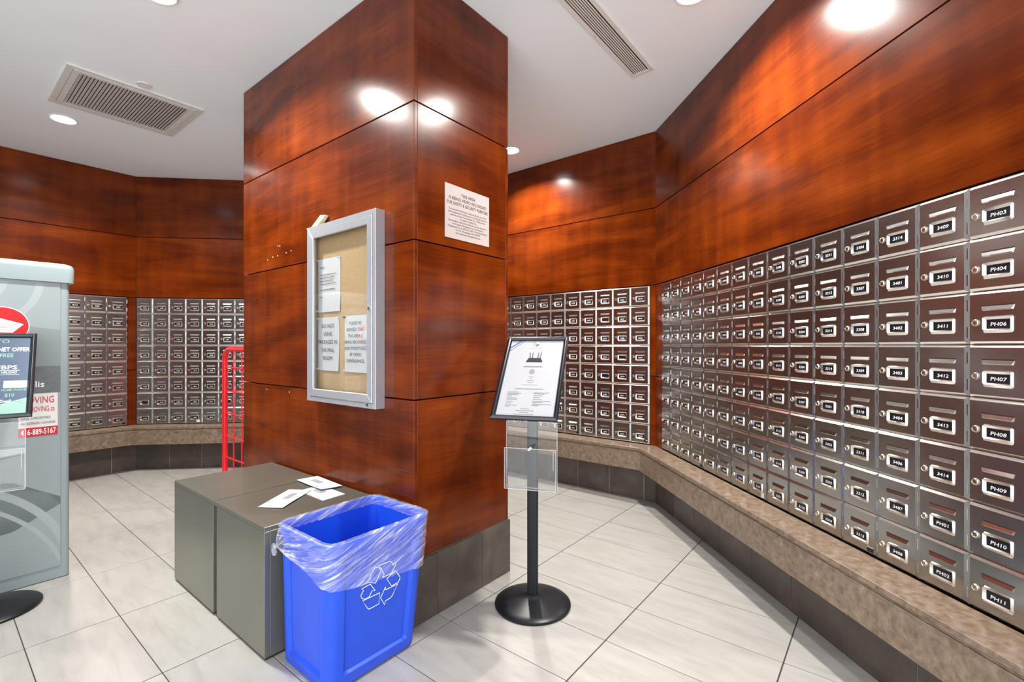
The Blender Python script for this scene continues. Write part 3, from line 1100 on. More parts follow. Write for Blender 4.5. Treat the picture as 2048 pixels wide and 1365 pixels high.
def envelope(corners, z, label, lift=()):
    """corners in floor-grid a,b counter-clockwise; address window and stamp as parts"""
    t = thing('envelope', label, 'envelope', F_GRID, group='envelopes on the steel cabinet')
    cs = [Vector((a, b, 0)) for a, b in corners]
    n = 8
    vs, fs = [], []
    for j in range(n + 1):
        for i in range(n + 1):
            u, v = i / n, j / n
            p = (cs[0] * (1 - u) + cs[1] * u) * (1 - v) + (cs[3] * (1 - u) + cs[2] * u) * v
            hgt = 0.0015
            for cu, cv, am, rr in lift:
                hgt += am * max(0, 1 - math.hypot(u - cu, v - cv) / rr) ** 2
            vs.append((p.x, p.y, z + hgt))
    k = len(vs)
    vs += [(q[0], q[1], q[2] - 0.0013) for q in vs]
    for j in range(n):
        for i in range(n):
            a = j * (n + 1) + i
            fs.append((a, a + 1, a + n + 2, a + n + 1))
            fs.append((k + a + n + 1, k + a + n + 2, k + a + 1, k + a))
    rim = [i for i in range(n + 1)] + [j * (n + 1) + n for j in range(1, n + 1)] + [n * (n + 1) + i for i in range(n - 1, -1, -1)] + [j * (n + 1) for j in range(n - 1, 0, -1)]
    for i in range(len(rim)):
        a, b = rim[i], rim[(i + 1) % len(rim)]
        fs.append((a, k + a, k + b, b))
    MB().add(vs, fs).build('paper_body', 'paper_white', t, smooth=True)

    def patch(u0, u1, v0, v1, nm, mt, dz):
        q = []
        for u, v in ((u0, v0), (u1, v0), (u1, v1), (u0, v1)):
            p = (cs[0] * (1 - u) + cs[1] * u) * (1 - v) + (cs[3] * (1 - u) + cs[2] * u) * v
            hgt = 0.0015
            for cu, cv, am, rr in lift:
                hgt += am * max(0, 1 - math.hypot(u - cu, v - cv) / rr) ** 2
            q.append((p.x, p.y, z + hgt + dz))
        MB().add(q, [(0, 1, 2, 3)]).build(nm, mt, t)
    patch(0.40, 0.66, 0.45, 0.78, 'address_window', 'window_film', 0.0007)
    patch(0.06, 0.09, 0.2, 0.30, 'postmark', 'print_grey', 0.0007)
    return t


envelope([(-0.205, 0.400), (-0.085, 0.408), (-0.080, 0.640), (-0.200, 0.632)], 0.531, 'lowest of the white envelopes, tucked under the other two')
envelope([(-0.434, 0.538), (-0.372, 0.438), (-0.160, 0.585), (-0.222, 0.685)], 0.5335, 'long white envelope pointing to the cabinet front corner', lift=((1, 0.3, 0.003, 0.9),))
envelope([(-0.138, 0.536), (-0.030, 0.520), (-0.016, 0.786), (-0.124, 0.802)], 0.5385, 'topmost white envelope, nearest the pillar', lift=((0, 0, 0.004, 0.8),))

# ================================================================== RECYCLING BIN
BIN_H = 0.555
BOT = (-0.470, -0.070, -0.100, 0.245)
TOP = (-0.492, -0.040, -0.148, 0.228)


def bin_ring(t, n=24, grow=0.0, r=0.045):
    """ring of points round the bin; t = 0 floor, 1 rim. returns (x, y, side u in -1..1)"""
    x0, x1, y0, y1 = [BOT[i] + (TOP[i] - BOT[i]) * t for i in range(4)]
    x0 -= grow; x1 += grow; y0 -= grow; y1 += grow
    r = r + grow
    out = []
    m = 6
    corners = ((x1 - r, y0 + r, -90), (x1 - r, y1 - r, 0), (x0 + r, y1 - r, 90), (x0 + r, y0 + r, 180))
    sides = (((x0 + r, y0), (x1 - r, y0), (0, -1)), ((x1, y0 + r), (x1, y1 - r), (1, 0)),
             ((x1 - r, y1), (x0 + r, y1), (0, 1)), ((x0, y1 - r), (x0, y0 + r), (-1, 0)))
    for s in range(4):
        (ax, ay), (bx, by), nv = sides[s]
        for k in range(n):
            f = k / n
            out.append((ax + (bx - ax) * f, ay + (by - ay) * f, f, nv))
        cx, cy, a0 = corners[s]
        for k in range(m):
            a = math.radians(a0 + 90 * k / m)
            out.append((cx + r * math.cos(a), cy + r * math.sin(a), -1, (math.cos(a), math.sin(a))))
    return out


def bin_body():
    levels = []
    for z, g in ((0.0, -0.012), (0.006, -0.003), (0.014, 0.0), (0.05, 0), (0.058, 0), (0.066, 0), (0.15, 0), (0.25, 0), (0.36, 0), (0.455, 0), (0.462, 0), (0.47, 0),
                 (0.505, 0), (0.508, 0.006), (0.545, 0.007), (0.553, 0.004), (0.555, 0.0)):
        ring = []
        for x, y, f, nv in bin_ring(z / BIN_H, grow=g):
            d = 0.0
            if 0.054 < z < 0.466 and f >= 0:
                if 0.10 < f < 0.90:
                    d = 0.010
                if 0.075 < f <= 0.10 or 0.90 <= f < 0.93:
                    d = 0.012
            ring.append((x - nv[0] * d, y - nv[1] * d, z))
        levels.append(ring)
    for z, g in ((0.552, -0.006), (0.45, -0.0115), (0.2, -0.0115), (0.012, -0.0125)):
        levels.append([(x, y, z) for x, y, f, nv in bin_ring(z / BIN_H, grow=g)])
    n = len(levels[0])
    vs = [p for l in levels for p in l]
    fs = [(i * n + k, i * n + (k + 1) % n, (i + 1) * n + (k + 1) % n, (i + 1) * n + k) for i in range(len(levels) - 1) for k in range(n)]
    fs.append(tuple(reversed(range(n))))
    fs.append(tuple(range((len(levels) - 1) * n, len(levels) * n)))
    return MB().add(vs, fs)


rb = thing('recycling_bin', 'blue plastic recycling bin in front of the steel cabinet', 'bin', F_GRID)
bin_body().build('body', 'bin_blue', rb, smooth=True)
SYM = [[(-0.324, 0.363), (-0.287, 0.345), (-0.268, 0.377), (-0.265, 0.381), (-0.273, 0.399), (-0.28, 0.406), (-0.293, 0.406), (-0.304, 0.398)],
       [(-0.278, 0.409), (-0.225, 0.407), (-0.217, 0.402), (-0.208, 0.387), (-0.197, 0.392), (-0.193, 0.388), (-0.213, 0.355), (-0.257, 0.355), (-0.249, 0.363), (-0.264, 0.393)],
       [(-0.194, 0.358), (-0.171, 0.325), (-0.17, 0.317), (-0.177, 0.304), (-0.21, 0.302), (-0.234, 0.34), (-0.213, 0.353)],
       [(-0.239, 0.31), (-0.238, 0.298), (-0.18, 0.298), (-0.203, 0.261), (-0.214, 0.254), (-0.235, 0.253), (-0.24, 0.24), (-0.26, 0.276)],
       [(-0.341, 0.298), (-0.265, 0.298), (-0.266, 0.254), (-0.31, 0.253), (-0.317, 0.259)],
       [(-0.349, 0.347), (-0.31, 0.35), (-0.287, 0.316), (-0.301, 0.321), (-0.312, 0.302), (-0.331, 0.3), (-0.345, 0.31), (-0.35, 0.322), (-0.339, 0.338)]]


def front_y(z):
    t = z / BIN_H
    return BOT[2] + (TOP[2] - BOT[2]) * t + 0.010


for p in SYM:
    MB().tube([(x, front_y(z) - 0.0004, z) for x, z in p], 0.0014, 5, closed=True).build('recycling_arrow', 'print_white', rb)

# bin liner: clear bag pulled over the rim, gathered into a knot at the left corner
ln = thing('bin_liner', 'clear plastic bag liner folded over the blue bin rim', 'bag', F_GRID)


def liner():
    base = bin_ring(1.0)
    n = len(base)
    # corner order along the ring: near-right(E1+) side first: front side runs x0->x1 at y0
    lev = [('in', 0.035), ('in', 0.022), ('in', 0.010), ('rim', 0.0), ('rim', 1.0), ('out', 0.0), ('out', 0.06), ('out', 0.12), ('out', 0.2), ('out', 0.3), ('out', 0.4),
           ('out', 0.5), ('out', 0.6), ('out', 0.7), ('out', 0.8), ('out', 0.88), ('out', 0.94), ('out', 1.0)]
    rings = []
    for kind, f in lev:
        ring = []
        for k in range(n):
            s = k / n
            # hem depth round the bin (front side s 0..0.25, right side, back, left side 0.75..1)
            x, y = base[k][0], base[k][1]
            fx = (x - TOP[0]) / (TOP[1] - TOP[0])
            fy = (y - TOP[2]) / (TOP[3] - TOP[2])
            hem_front = 0.165 + 0.055 * fx
            hem_left = 0.165 - 0.085 * min(1, max(0, fy)) ** 0.8
            wl = max(0.0, 1 - fx * 6)
            hem = hem_front * (1 - wl) + hem_left * wl if fy < 0.98 else 0.12
            if fy > 0.5 and fx > 0.2:
                hem = 0.14
            wv = math.sin(37 * s * 6.28 + 3 * math.sin(9 * s * 6.28)) * 0.5 + math.sin(61 * s * 6.28 + 1.3) * 0.5
            if kind == 'in':
                z = BIN_H - f
                rr = bin_ring(z / BIN_H, grow=-0.0145 - 0.0012 * wv)
                ring.append((rr[k][0], rr[k][1], z + 0.004 * wv))
            elif kind == 'rim':
                rr = bin_ring(1.0, grow=(-0.006 if f == 0 else 0.006))
                ring.append((rr[k][0], rr[k][1], BIN_H + 0.0045 + 0.0012 * wv))
            else:
                z = BIN_H - 0.001 - f * hem
                diag = math.sin(55 * s + 26 * f + 2.2 * math.sin(13 * s + 5 * f)) * 0.6 + math.sin(120 * s + 60 * f + 3 * math.sin(31 * s)) * 0.4
                g = 0.011 + 0.0028 * diag * min(1, f * 6) + 0.002
                # gather towards the knot
                rr = bin_ring(z / BIN_H, grow=g)
                px, py = rr[k][0], rr[k][1]
                dk = math.hypot(px - KNOT[0], py - KNOT[1])
                if dk < 0.10:
                    px += -0.014 * (1 - dk / 0.10) * f * 0.6
                    py += 0.010 * (1 - dk / 0.10) * f * 0.6
                ring.append((px, py, z + 0.003 * wv * (f > 0.95)))
        rings.append(ring)
    vs = [p for r in rings for p in r]
    fs = [(i * n + k, i * n + (k + 1) % n, (i + 1) * n + (k + 1) % n, (i + 1) * n + k) for i in range(len(rings) - 1) for k in range(n)]
    return MB().add(vs, fs)


KNOT = (TOP[0] - 0.010, TOP[3] - 0.012, BIN_H - 0.088)
liner().build('skirt', 'clear_bag_plastic', ln, smooth=True)
# gathered pleats running to the knot and the knot loop itself
for k in range(7):
    f = k / 6
    if f < 0.5:
        q = (TOP[0] - 0.012, TOP[3] - 0.03 - 0.16 * f, BIN_H - 0.02 - 0.06 * f)
    else:
        q = (TOP[0] - 0.011, TOP[3] - 0.12 - 0.22 * (f - 0.5), BIN_H - 0.045 - 0.065 * f)
    mid = ((q[0] + KNOT[0]) / 2 - 0.004, (q[1] + KNOT[1]) / 2, (q[2] + KNOT[2]) / 2 - 0.004)
    MB().tube([q, mid, KNOT], 0.0026, 6).build('pleat', 'clear_bag_plastic', ln, smooth=True)
MB().tube([(KNOT[0] - 0.004 + 0.004 * math.cos(a), KNOT[1] + 0.014 + 0.020 * math.cos(a), KNOT[2] - 0.014 + 0.019 * math.sin(a)) for a in [i * 2 * math.pi / 18 for i in range(18)]],
          0.0058, 8, closed=True).build('knot', 'clear_bag_plastic', ln, smooth=True)


# ================================================================== SIGN STANDS
def sign_stand(x, y, yaw, tilt, zc, label):
    m = Matrix.Translation((x, y, 0)) @ Matrix.Rotation(yaw, 4, 'Z')
    t = thing('sign_stand', label, 'sign stand', m, group='black pedestal sign stands')
    prof = [(0.180, 0.0), (0.183, 0.004), (0.183, 0.010), (0.179, 0.014), (0.150, 0.022), (0.10, 0.034), (0.06, 0.043), (0.038, 0.047), (0.030, 0.052), (0.004, 0.053)]
    MB().lathe(prof, 64).build('base', 'black_metal', t, smooth=True)
    # rectangular pole with rounded edges
    pol = rrect(-0.026, 0.026, -0.0125, 0.0125, 0.006, 3)
    dy = 0.030
    MB().prism([(p[0], p[1]) for p in pol], 0.050, zc - 0.075).build('pole', 'black_metal', t, smooth=True)
    # frame assembly, local x right, local up tilted back
    fm = Matrix.Translation((0, -dy, zc)) @ Matrix.Rotation(-tilt, 4, 'X')
    # fm: x right, z up along frame, -y out of the picture side
    W, Hh, bw = 0.312, 0.485, 0.0225

    def fbuild(mb, name, mat, parent=t, **kw):
        mb.v = [tuple(fm @ Vector(p)) for p in mb.v]
        return mb.build(name, mat, parent, **kw)
    x0, x1, z0, z1 = -W / 2, W / 2, -Hh / 2, Hh / 2
    for poly in ([(x0, z0), (x1, z0), (x1 - bw, z0 + bw), (x0 + bw, z0 + bw)],
                 [(x1, z0), (x1, z1), (x1 - bw, z1 - bw), (x1 - bw, z0 + bw)],
                 [(x1, z1), (x0, z1), (x0 + bw, z1 - bw), (x1 - bw, z1 - bw)],
                 [(x0, z1), (x0, z0), (x0 + bw, z0 + bw), (x0 + bw, z1 - bw)]):
        # snap rail with a rounded profile
        mb = MB()
        n = 4
        o = [Vector((p[0], 0, p[1])) for p in poly]
        secs = [(0.0, 0.0), (0.0, -0.009), (0.25, -0.0135), (0.5, -0.015), (0.75, -0.0125), (1.0, -0.004), (1.0, 0.0)]
        vs = []
        for f, yy in secs:
            a = o[0].lerp(o[3], f); b = o[1].lerp(o[2], f)
            vs += [(a.x, yy, a.z), (b.x, yy, b.z)]
        fs = [(2 * i, 2 * i + 1, 2 * i + 3, 2 * i + 2) for i in range(len(secs) - 1)]
        fs += [tuple(2 * i for i in reversed(range(len(secs)))), tuple(2 * i + 1 for i in range(len(secs))), (0, 12, 13, 1)]
        fbuild(mb.add(vs, fs), 'frame_rail', 'frame_black', smooth=True)
    fbuild(MB().box(x0 + 0.004, x1 - 0.004, 0.0002, 0.006, z0 + 0.004, z1 - 0.004), 'back_plate', 'black_metal', bevel=0.001)
    fbuild(MB().box(-0.03, 0.03, 0.006, 0.030, -0.12, 0.06), 'bracket', 'black_metal', bevel=0.003)
    # clear brochure holder on the pole
    bx, bz0, bz1 = 0.124, 0.568, 0.885
    yb = -0.022
    MB().box(-bx, bx, yb - 0.003, yb, bz0, bz1).build('holder_back', 'acrylic', t)
    pk = 0.036
    MB().box(-bx, bx, yb - pk - 0.003, yb - pk, bz0, bz0 + 0.195).build('holder_front', 'acrylic', t)
    MB().box(-bx, bx, yb - pk, yb - 0.003, bz0, bz0 + 0.003).build('holder_floor', 'acrylic', t)
    for sx in (-1, 1):
        MB().box(min(sx * bx, sx * (bx - 0.003)), max(sx * bx, sx * (bx - 0.003)), yb - pk, yb - 0.003, bz0 + 0.003, bz0 + 0.195).build('holder_side', 'acrylic', t)
        MB().box(sx * bx - 0.0012, sx * bx + 0.0012, yb - pk - 0.0035, yb - pk - 0.0025, bz0, bz0 + 0.195).build('holder_edge', 'acrylic_edge', t)
        MB().box(sx * bx - 0.0012, sx * bx + 0.0012, yb - 0.0035, yb - 0.0022, bz0, bz1).build('holder_edge', 'acrylic_edge', t)
        MB().box(sx * (bx - 0.012) - 0.0011, sx * (bx - 0.012) + 0.0011, yb - pk - 0.0042, yb - pk - 0.003, bz0 + 0.10, bz0 + 0.190).build('holder_edge', 'acrylic_edge', t)
    for z in (bz0 + 0.0008, bz0 + 0.195):
        MB().box(-bx, bx, yb - pk - 0.0035, yb - pk - 0.002, z - 0.0012, z + 0.0012).build('holder_edge', 'acrylic_edge', t)
    MB().box(-bx, bx, yb - 0.004, yb - 0.002, bz0 - 0.0006, bz0 + 0.0026).build('holder_edge', 'acrylic_edge', t)
    MB().box(-bx, bx, yb - 0.0035, yb - 0.002, bz1 - 0.0012, bz1 + 0.0012).build('holder_edge', 'acrylic_edge', t)
    MB().add([(-0.012, yb - pk - 0.004, bz0 + 0.190), (0.004, yb - pk - 0.004, bz0 + 0.206), (0.012, yb - pk - 0.004, bz0 + 0.199), (-0.004, yb - pk - 0.004, bz0 + 0.184),
              (-0.012, yb - pk - 0.0032, bz0 + 0.190), (0.004, yb - pk - 0.0032, bz0 + 0.206), (0.012, yb - pk - 0.0032, bz0 + 0.199), (-0.004, yb - pk - 0.0032, bz0 + 0.184)],
             [(0, 3, 2, 1), (4, 5, 6, 7), (0, 1, 5, 4), (1, 2, 6, 5), (2, 3, 7, 6), (3, 0, 4, 7)]).build('tape_bit', 'sticker_white', t)
    # poster sheet is a thing of its own, held by the frame
    pmx = m @ fm
    return t, pmx, (x0 + bw - 0.003, x1 - bw + 0.003, z0 + bw - 0.003, z1 - bw + 0.003)


st, pmx, (qx0, qx1, qz0, qz1) = sign_stand(0.100, 2.285, math.radians(-15.8), math.radians(39.6), 1.1035, 'black pedestal sign stand standing right of the pillar')
po = thing('router_poster', 'white poster with a black wifi router, held in the frame right of the pillar', 'poster', pmx)
PY = -0.0012
MB().box(qx0, qx1, PY, 0.0, qz0, qz1).build('sheet', 'poster_paper', po)


def pp(px, py):
    """poster position from fractions (0..1 across, 0..1 down)"""
    return qx0 + (qx1 - qx0) * px, qz1 - (qz1 - qz0) * py


def pquad(pts, mat, name, parent=po, y=PY - 0.0006):
    vs = [(pp(*p)[0], y, pp(*p)[1]) for p in pts]
    n = len(vs)
    vs += [(v[0], PY - 0.0001, v[2]) for v in vs]
    fs = [tuple(reversed(range(n)))] + [(i, (i + 1) % n, n + (i + 1) % n, n + i) for i in range(n)]
    return MB().add(vs, fs).build(name, mat, parent)


# blue corner ribbon with a white centre
pquad([(0.0, 0.105), (0.0, 0.165), (0.29, 0.0), (0.19, 0.0)], 'print_blue', 'corner_ribbon')
pquad([(0.01, 0.123), (0.035, 0.137), (0.255, 0.012), (0.225, 0.010)], 'poster_paper', 'ribbon_stripe', y=PY - 0.0009)
# round four-part emblem
cx, cy, rx = 0.49, 0.052, 0.056
for q, mt in ((0, 'paper_white'), (1, 'print_gold'), (2, 'window_film'), (3, 'print_blue')):
    pts = [(cx, cy)] + [(cx + rx * math.cos(math.radians(90 * q + 9 * k)), cy - rx * 0.62 * math.sin(math.radians(90 * q + 9 * k))) for k in range(11)]
    pquad(pts, mt, 'emblem_quarter')
pquad([(0.36, 0.112), (0.36, 0.1145), (0.62, 0.1145), (0.62, 0.112)], 'print_gold', 'rule_line')
# router
pquad([(0.355, 0.300), (0.362, 0.312), (0.648, 0.312), (0.655, 0.300), (0.615, 0.252), (0.395, 0.252)], 'print_black', 'router_body')
for ax, lean in ((0.418, -0.012), (0.462, -0.004), (0.560, 0.006), (0.600, 0.016)):
    pquad([(ax - 0.007, 0.255), (ax + 0.007, 0.255), (ax + 0.006 + lean, 0.175), (ax - 0.006 + lean, 0.175)], 'print_black', 'router_antenna')
pquad([(0.33, 0.366), (0.33, 0.378), (0.67, 0.378), (0.67, 0.366)], 'print_grey', 'heading_line')
pquad([(0.50 + 0.052 * math.cos(a * 0.314), 0.440 + 0.034 * math.sin(a * 0.314)) for a in range(20)], 'aluminium_edge', 'grey_badge')
for py, wv in ((0.507, 0.09), (0.529, 0.03), (0.553, 0.13), (0.577, 0.09)):
    pquad([(0.5 - wv / 2, py), (0.5 - wv / 2, py + 0.0055), (0.5 + wv / 2, py + 0.0055), (0.5 + wv / 2, py)], 'print_grey', 'text_line')
pquad([(0.36, 0.612), (0.36, 0.614), (0.64, 0.614), (0.64, 0.612)], 'print_grey', 'rule_line')
pquad([(0.25, 0.659), (0.25, 0.670), (0.76, 0.670), (0.76, 0.659)], 'aluminium_edge', 'heading_line')
for x, py, wv in ((0.14, 0.704, 0.19), (0.14, 0.719, 0.24), (0.14, 0.734, 0.19), (0.14, 0.757, 0.09), (0.14, 0.781, 0.18), (0.14, 0.796, 0.19), (0.14, 0.819, 0.12), (0.14, 0.842, 0.10),
                  (0.14, 0.866, 0.20), (0.14, 0.881, 0.08), (0.60, 0.707, 0.27), (0.60, 0.722, 0.19), (0.60, 0.745, 0.16), (0.60, 0.767, 0.12), (0.60, 0.789, 0.15), (0.60, 0.812, 0.30),
                  (0.60, 0.827, 0.18), (0.60, 0.849, 0.33), (0.60, 0.864, 0.12), (0.42, 0.907, 0.14), (0.34, 0.930, 0.31), (0.41, 0.951, 0.15), (0.31, 0.972, 0.34)):
    pquad([(x, py), (x, py + 0.0062), (x + wv, py + 0.0062), (x + wv, py)], 'print_grey', 'text_line')

st2, pm2, _ = sign_stand(-2.452, 2.212, math.radians(41.9), math.radians(37.5), 1.114, 'black pedestal sign stand in front of the grey kiosk')
p2 = thing('internet_poster', 'navy internet offer poster in the frame before the grey kiosk', 'poster', pm2)
MB().box(qx0, qx1, PY, 0.0, qz0, qz1).build('sheet', 'poster_navy', p2)
pquad([(0.0, 0.86), (0.0, 1.0), (1.0, 1.0), (1.0, 0.80), (0.6, 0.89), (0.3, 0.90)], 'poster_teal', 'teal_wave', p2)
for s, px, py, size, wf, bold, mt in (('ITO', 0.73, 0.085, 0.034, 0.055, 0, 'poster_teal'), ('INTERNET OFFER', 0.985, 0.195, 0.033, 0.165, 1, 'print_white'),
                                      ('WITH FREE', 0.79, 0.275, 0.032, 0.112, 1, 'poster_teal'), ('MBPS', 0.85, 0.435, 0.032, 0.083, 1, 'print_white'),
                                      ('UPLOAD', 0.85, 0.490, 0.017, 0.052, 1, 'print_white'), ('HOME PHONE', 0.98, 0.715, 0.017, 0.082, 1, 'poster_teal'),
                                      ('$10', 0.84, 0.785, 0.027, 0.032, 1, 'poster_teal'), ('Sweet Deal!', 0.81, 0.852, 0.020, 0.086, 1, 'print_white')):
    x, z = pp(px, py)
    put_text(MB(), s, x, z, size, PY - 0.0008, 'r', bold, wfix=wf).build('printed_line', mt, p2)
pquad([(0.70, 0.585), (0.70, 0.675), (0.98, 0.675), (0.98, 0.585)], 'sticker_white', 'phone_picture', p2)
for py in (0.448, 0.505):
    pquad([(0.52, py), (0.52, py + 0.003), (0.88, py + 0.003), (0.88, py)], 'print_white', 'rule_line', p2)
pquad([(0.83, 0.845), (0.83, 0.851), (0.90, 0.853), (0.93, 0.875), (0.95, 0.875), (0.92, 0.845)], 'print_white', 'arrow_mark', p2)

# ================================================================== PARCEL KIOSK
K0 = Vector((-2.41, 2.557, 0)) + E2 * 0.014
F_K = frame(K0, E1)
kk = thing('parcel_kiosk', 'tall grey parcel kiosk with a red round logo at the left edge', 'kiosk', F_K)
KW = 1.0


def rounded_plan(x0, x1, y0, y1, r, n=6):
    pts = []
    for cx_, cy_, a0_ in ((x1 - r, y0 + r, -90), (x1 - r, y1 - r, 0), (x0 + r, y1 - r, 90), (x0 + r, y0 + r, 180)):
        for k in range(n + 1):
            a = math.radians(a0_ + 90 * k / n)
            pts.append((cx_ + r * math.cos(a), cy_ + r * math.sin(a)))
    return pts


MB().prism(rounded_plan(-KW - 0.012, 0.014, 0.0, 0.64, 0.018), 0.004, 1.594).build('body', 'kiosk_body', kk, smooth=True)
MB().box(-KW + 0.018, -0.022, -0.004, 0.001, 0.066, 1.590).build('front_panel', 'kiosk_panel', kk, 0.0012, 1)
# cap with a domed top
mb = MB()
lv = []
for z, gx in ((1.594, 0.012), (1.590, 0.018), (1.660, 0.020), (1.676, 0.017), (1.687, 0.008), (1.692, -0.006), (1.697, -0.06), (1.700, -0.15)):
    lv.append([(p[0], p[1], z) for p in rounded_plan(-KW - 0.012 - gx, 0.014 + gx, 0.0 - gx, 0.64 + gx, 0.03)])
n = len(lv[0])
mb.add([p for l in lv for p in l], [(i * n + k, i * n + (k + 1) % n, (i + 1) * n + (k + 1) % n, (i + 1) * n + k) for i in range(len(lv) - 1) for k in range(n)]
       + [tuple(reversed(range(n))), tuple(range((len(lv) - 1) * n, len(lv) * n))])
mb.build('cap', 'kiosk_body', kk, smooth=True)
KY = -0.0046


def kflat(pts, mat, name, y=KY, parent=kk):
    vs = [(p[0], y, p[1]) for p in pts]
    n_ = len(vs)
    vs += [(p[0], -0.0039, p[1]) for p in pts]
    return MB().add(vs, [tuple(range(n_))] + [(i, n_ + i, n_ + (i + 1) % n_, (i + 1) % n_) for i in range(n_)]).build(name, mat, parent)


XL, XR = -KW + 0.022, -0.0235
# printed swirls of lighter and darker grey


def arc_band(c, r0, r1, a0_, a1_, mat, n_=18):
    pts = []
    for k in range(n_ + 1):
        a = math.radians(a0_ + (a1_ - a0_) * k / n_)
        pts.append((c[0] + r0 * math.cos(a), c[1] + r0 * math.sin(a)))
    for k in range(n_, -1, -1):
        a = math.radians(a0_ + (a1_ - a0_) * k / n_)
        pts.append((c[0] + r1 * math.cos(a), c[1] + r1 * math.sin(a)))
    c_ = [(min(max(p[0], XL), XR), min(max(p[1], 0.07), 1.586)) for p in pts]
    # ring order must be counter-clockwise seen from the front
    ar = sum(c_[i][0] * c_[(i + 1) % len(c_)][1] - c_[(i + 1) % len(c_)][0] * c_[i][1] for i in range(len(c_)))
    if ar < 0:
        c_.reverse()
    kflat(c_, mat, 'printed_swirl', y=KY + 0.0004)


arc_band((-0.36, 1.60), 0.245, 0.275, -85, -5, 'kiosk_swirl_light')
arc_band((-0.42, 1.62), 0.12, 0.21, -90, -12, 'kiosk_swirl_light')
kflat([(-0.16, 1.355), (-0.10, 1.345), (XR, 1.335), (XR, 1.145), (-0.16, 1.145)], 'kiosk_swirl_mid', 'printed_swirl', y=KY + 0.0004)
arc_band((-0.55, 0.02), 0.55, 0.585, 5, 75, 'kiosk_swirl_light')
arc_band((-0.62, -0.1), 0.62, 0.64, 12, 80, 'kiosk_swirl_light')
kflat([(XL, 0.48), (-0.40, 0.57), (-0.20, 0.55), (-0.08, 0.475), (XR, 0.44), (XR, 0.40), (-0.2, 0.30), (XL, 0.20)], 'kiosk_swirl_mid', 'printed_swirl', y=KY + 0.0006)
kflat([(XL, 1.001), (XR, 1.001), (XR, 1.143), (XL, 1.143)], 'kiosk_band', 'dark_band', y=KY + 0.0002)
put_text(MB(), 'Colis', -0.084, 1.033, 0.045, KY - 0.0006, 'r', 1).build('band_lettering', 'print_white', kk)
# red round logo with a white wing
lc = (-0.236, 1.352)
kflat([(lc[0] + 0.096 * math.cos(a), lc[1] + 0.096 * math.sin(a)) for a in [k * math.pi / 32 for k in range(64)]], 'sticker_white', 'logo_edge', y=KY - 0.0001)
kflat([(lc[0] + 0.092 * math.cos(a), lc[1] + 0.092 * math.sin(a)) for a in [k * math.pi / 32 for k in range(64)]], 'logo_red', 'logo_disc', y=KY - 0.0004)
kflat([(-0.300, 1.318), (-0.201, 1.317), (-0.161, 1.361), (-0.245, 1.389), (-0.300, 1.372)], 'print_white', 'logo_wing', y=KY - 0.0008)
for z, xe in ((1.3585, -0.182), (1.3445, -0.190), (1.3305, -0.207)):
    kflat([(-0.300, z - 0.0016), (xe, z - 0.0008), (xe, z + 0.0008), (-0.300, z + 0.0016)], 'logo_red', 'logo_stripe', y=KY - 0.0011)
# moving company sticker
mv = thing('moving_sign', 'red and white moving company sticker on the grey kiosk', 'sticker', F_K)
MB().box(-0.181, -0.034, -0.0052, -0.0044, 0.777, 0.999).build('sticker_sheet', 'sticker_white', mv)
MB().box(-0.181, -0.034, -0.0058, -0.0051, 0.777, 0.823).build('red_strip', 'print_red', mv)
for s, x, z, size, w_, bold, mt, al in (('MOVING', -0.046, 0.949, 0.050, 0.128, 0, 'print_red', 'r'), ('MOVING.ca', -0.046, 0.905, 0.040, 0.094, 0, 'print_red', 'r'),
                                       ('\u2022LOCAL \u2022 LONG DISTANCE', -0.062, 0.866, 0.018, 0.112, 0, 'print_black', 'r'),
                                       ('\u2022FREE ESTIMATES \u2022 LOW RATES', -0.043, 0.839, 0.018, 0.131, 0, 'print_black', 'r'),
                                       ('416-889-5167', -0.0415, 0.786, 0.041, 0.131, 1, 'print_white', 'r')):
    put_text(MB(), s, x, z, size, -0.0064, al, bold, wfix=w_).build('printed_line', mt, mv)

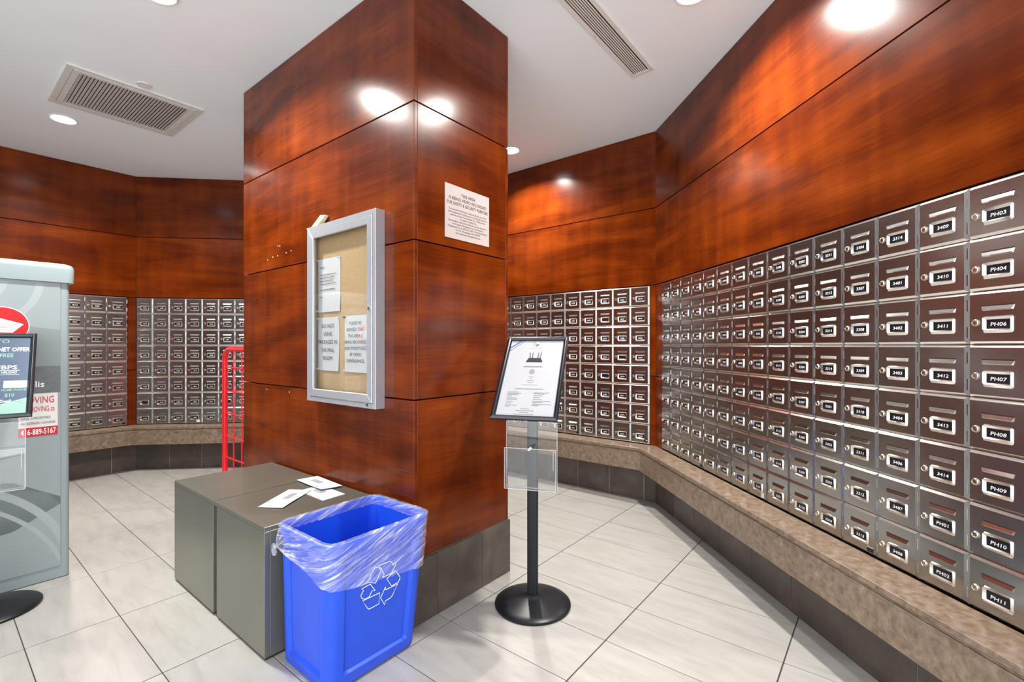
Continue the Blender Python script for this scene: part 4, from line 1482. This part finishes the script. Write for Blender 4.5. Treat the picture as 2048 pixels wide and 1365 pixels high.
# ================================================================== RED WIRE CART behind the pillar
cart_o = Vector((-2.545, 4.19, 0))
F_C = frame(cart_o, -E2)
ct = thing('wire_cart', 'red wire cart standing behind the wood pillar', 'cart', F_C)
cw, ch = 0.68, 1.222


def hoop(y):
    r = 0.11
    pts = [(0, y, 0.11), (0, y, ch - r)]
    pts += [(r - r * math.cos(a), y, ch - r + r * math.sin(a)) for a in [math.radians(15 * k) for k in range(1, 6)]]
    pts += [(r, y, ch), (cw - r, y, ch)]
    pts += [(cw - r + r * math.sin(a), y, ch - r + r * math.cos(a)) for a in [math.radians(15 * k) for k in range(1, 6)]]
    pts += [(cw, y, ch - r), (cw, y, 0.11)]
    return pts


MB().tube(hoop(0.0), 0.022, 10, up=(0, 1, 0)).build('end_hoop', 'cart_red', ct, smooth=True)
for z in (1.06, 0.852, 0.655, 0.455, 0.268):
    MB().tube([(0.012, 0.0, z), (cw - 0.012, 0.0, z)], 0.0065, 8).build('cross_bar', 'cart_red', ct, smooth=True)
for x in (0.175, 0.34, 0.505):
    MB().tube([(x, 0.004, 0.14), (x, 0.004, ch - 0.01)], 0.0055, 8).build('upright_wire', 'cart_red', ct, smooth=True)
MB().tube([(0.085, 0.03, 0.85), (0.085, 0.03, 1.04), (0.10, 0.03, 1.055), (0.40, 0.03, 1.055), (0.40, 0.03, 0.85)], 0.005, 8).build('basket_wire', 'cart_red', ct, smooth=True)
MB().tube([(0.06, 0.05, 0.845), (0.45, 0.02, 0.88)], 0.005, 8).build('basket_wire', 'cart_red', ct, smooth=True)
MB().box(-0.02, cw + 0.02, -0.02, 0.36, 0.105, 0.135).build('platform', 'cart_red', ct, 0.004, 2)
for x in (0.05, cw - 0.05):
    for y in (0.03, 0.31):
        w_ = MB().lathe([(0.050, -0.014), (0.0525, -0.008), (0.0525, 0.008), (0.050, 0.014)], 20, (x, y, 0.0525), 'y').build('wheel', 'rubber', ct, smooth=True)
        MB().box(x - 0.018, x + 0.018, y - 0.019, y - 0.016, 0.05, 0.106).build('caster_fork', 'aluminium', ct)
        MB().box(x - 0.018, x + 0.018, y + 0.016, y + 0.019, 0.05, 0.106).build('caster_fork', 'aluminium', ct)
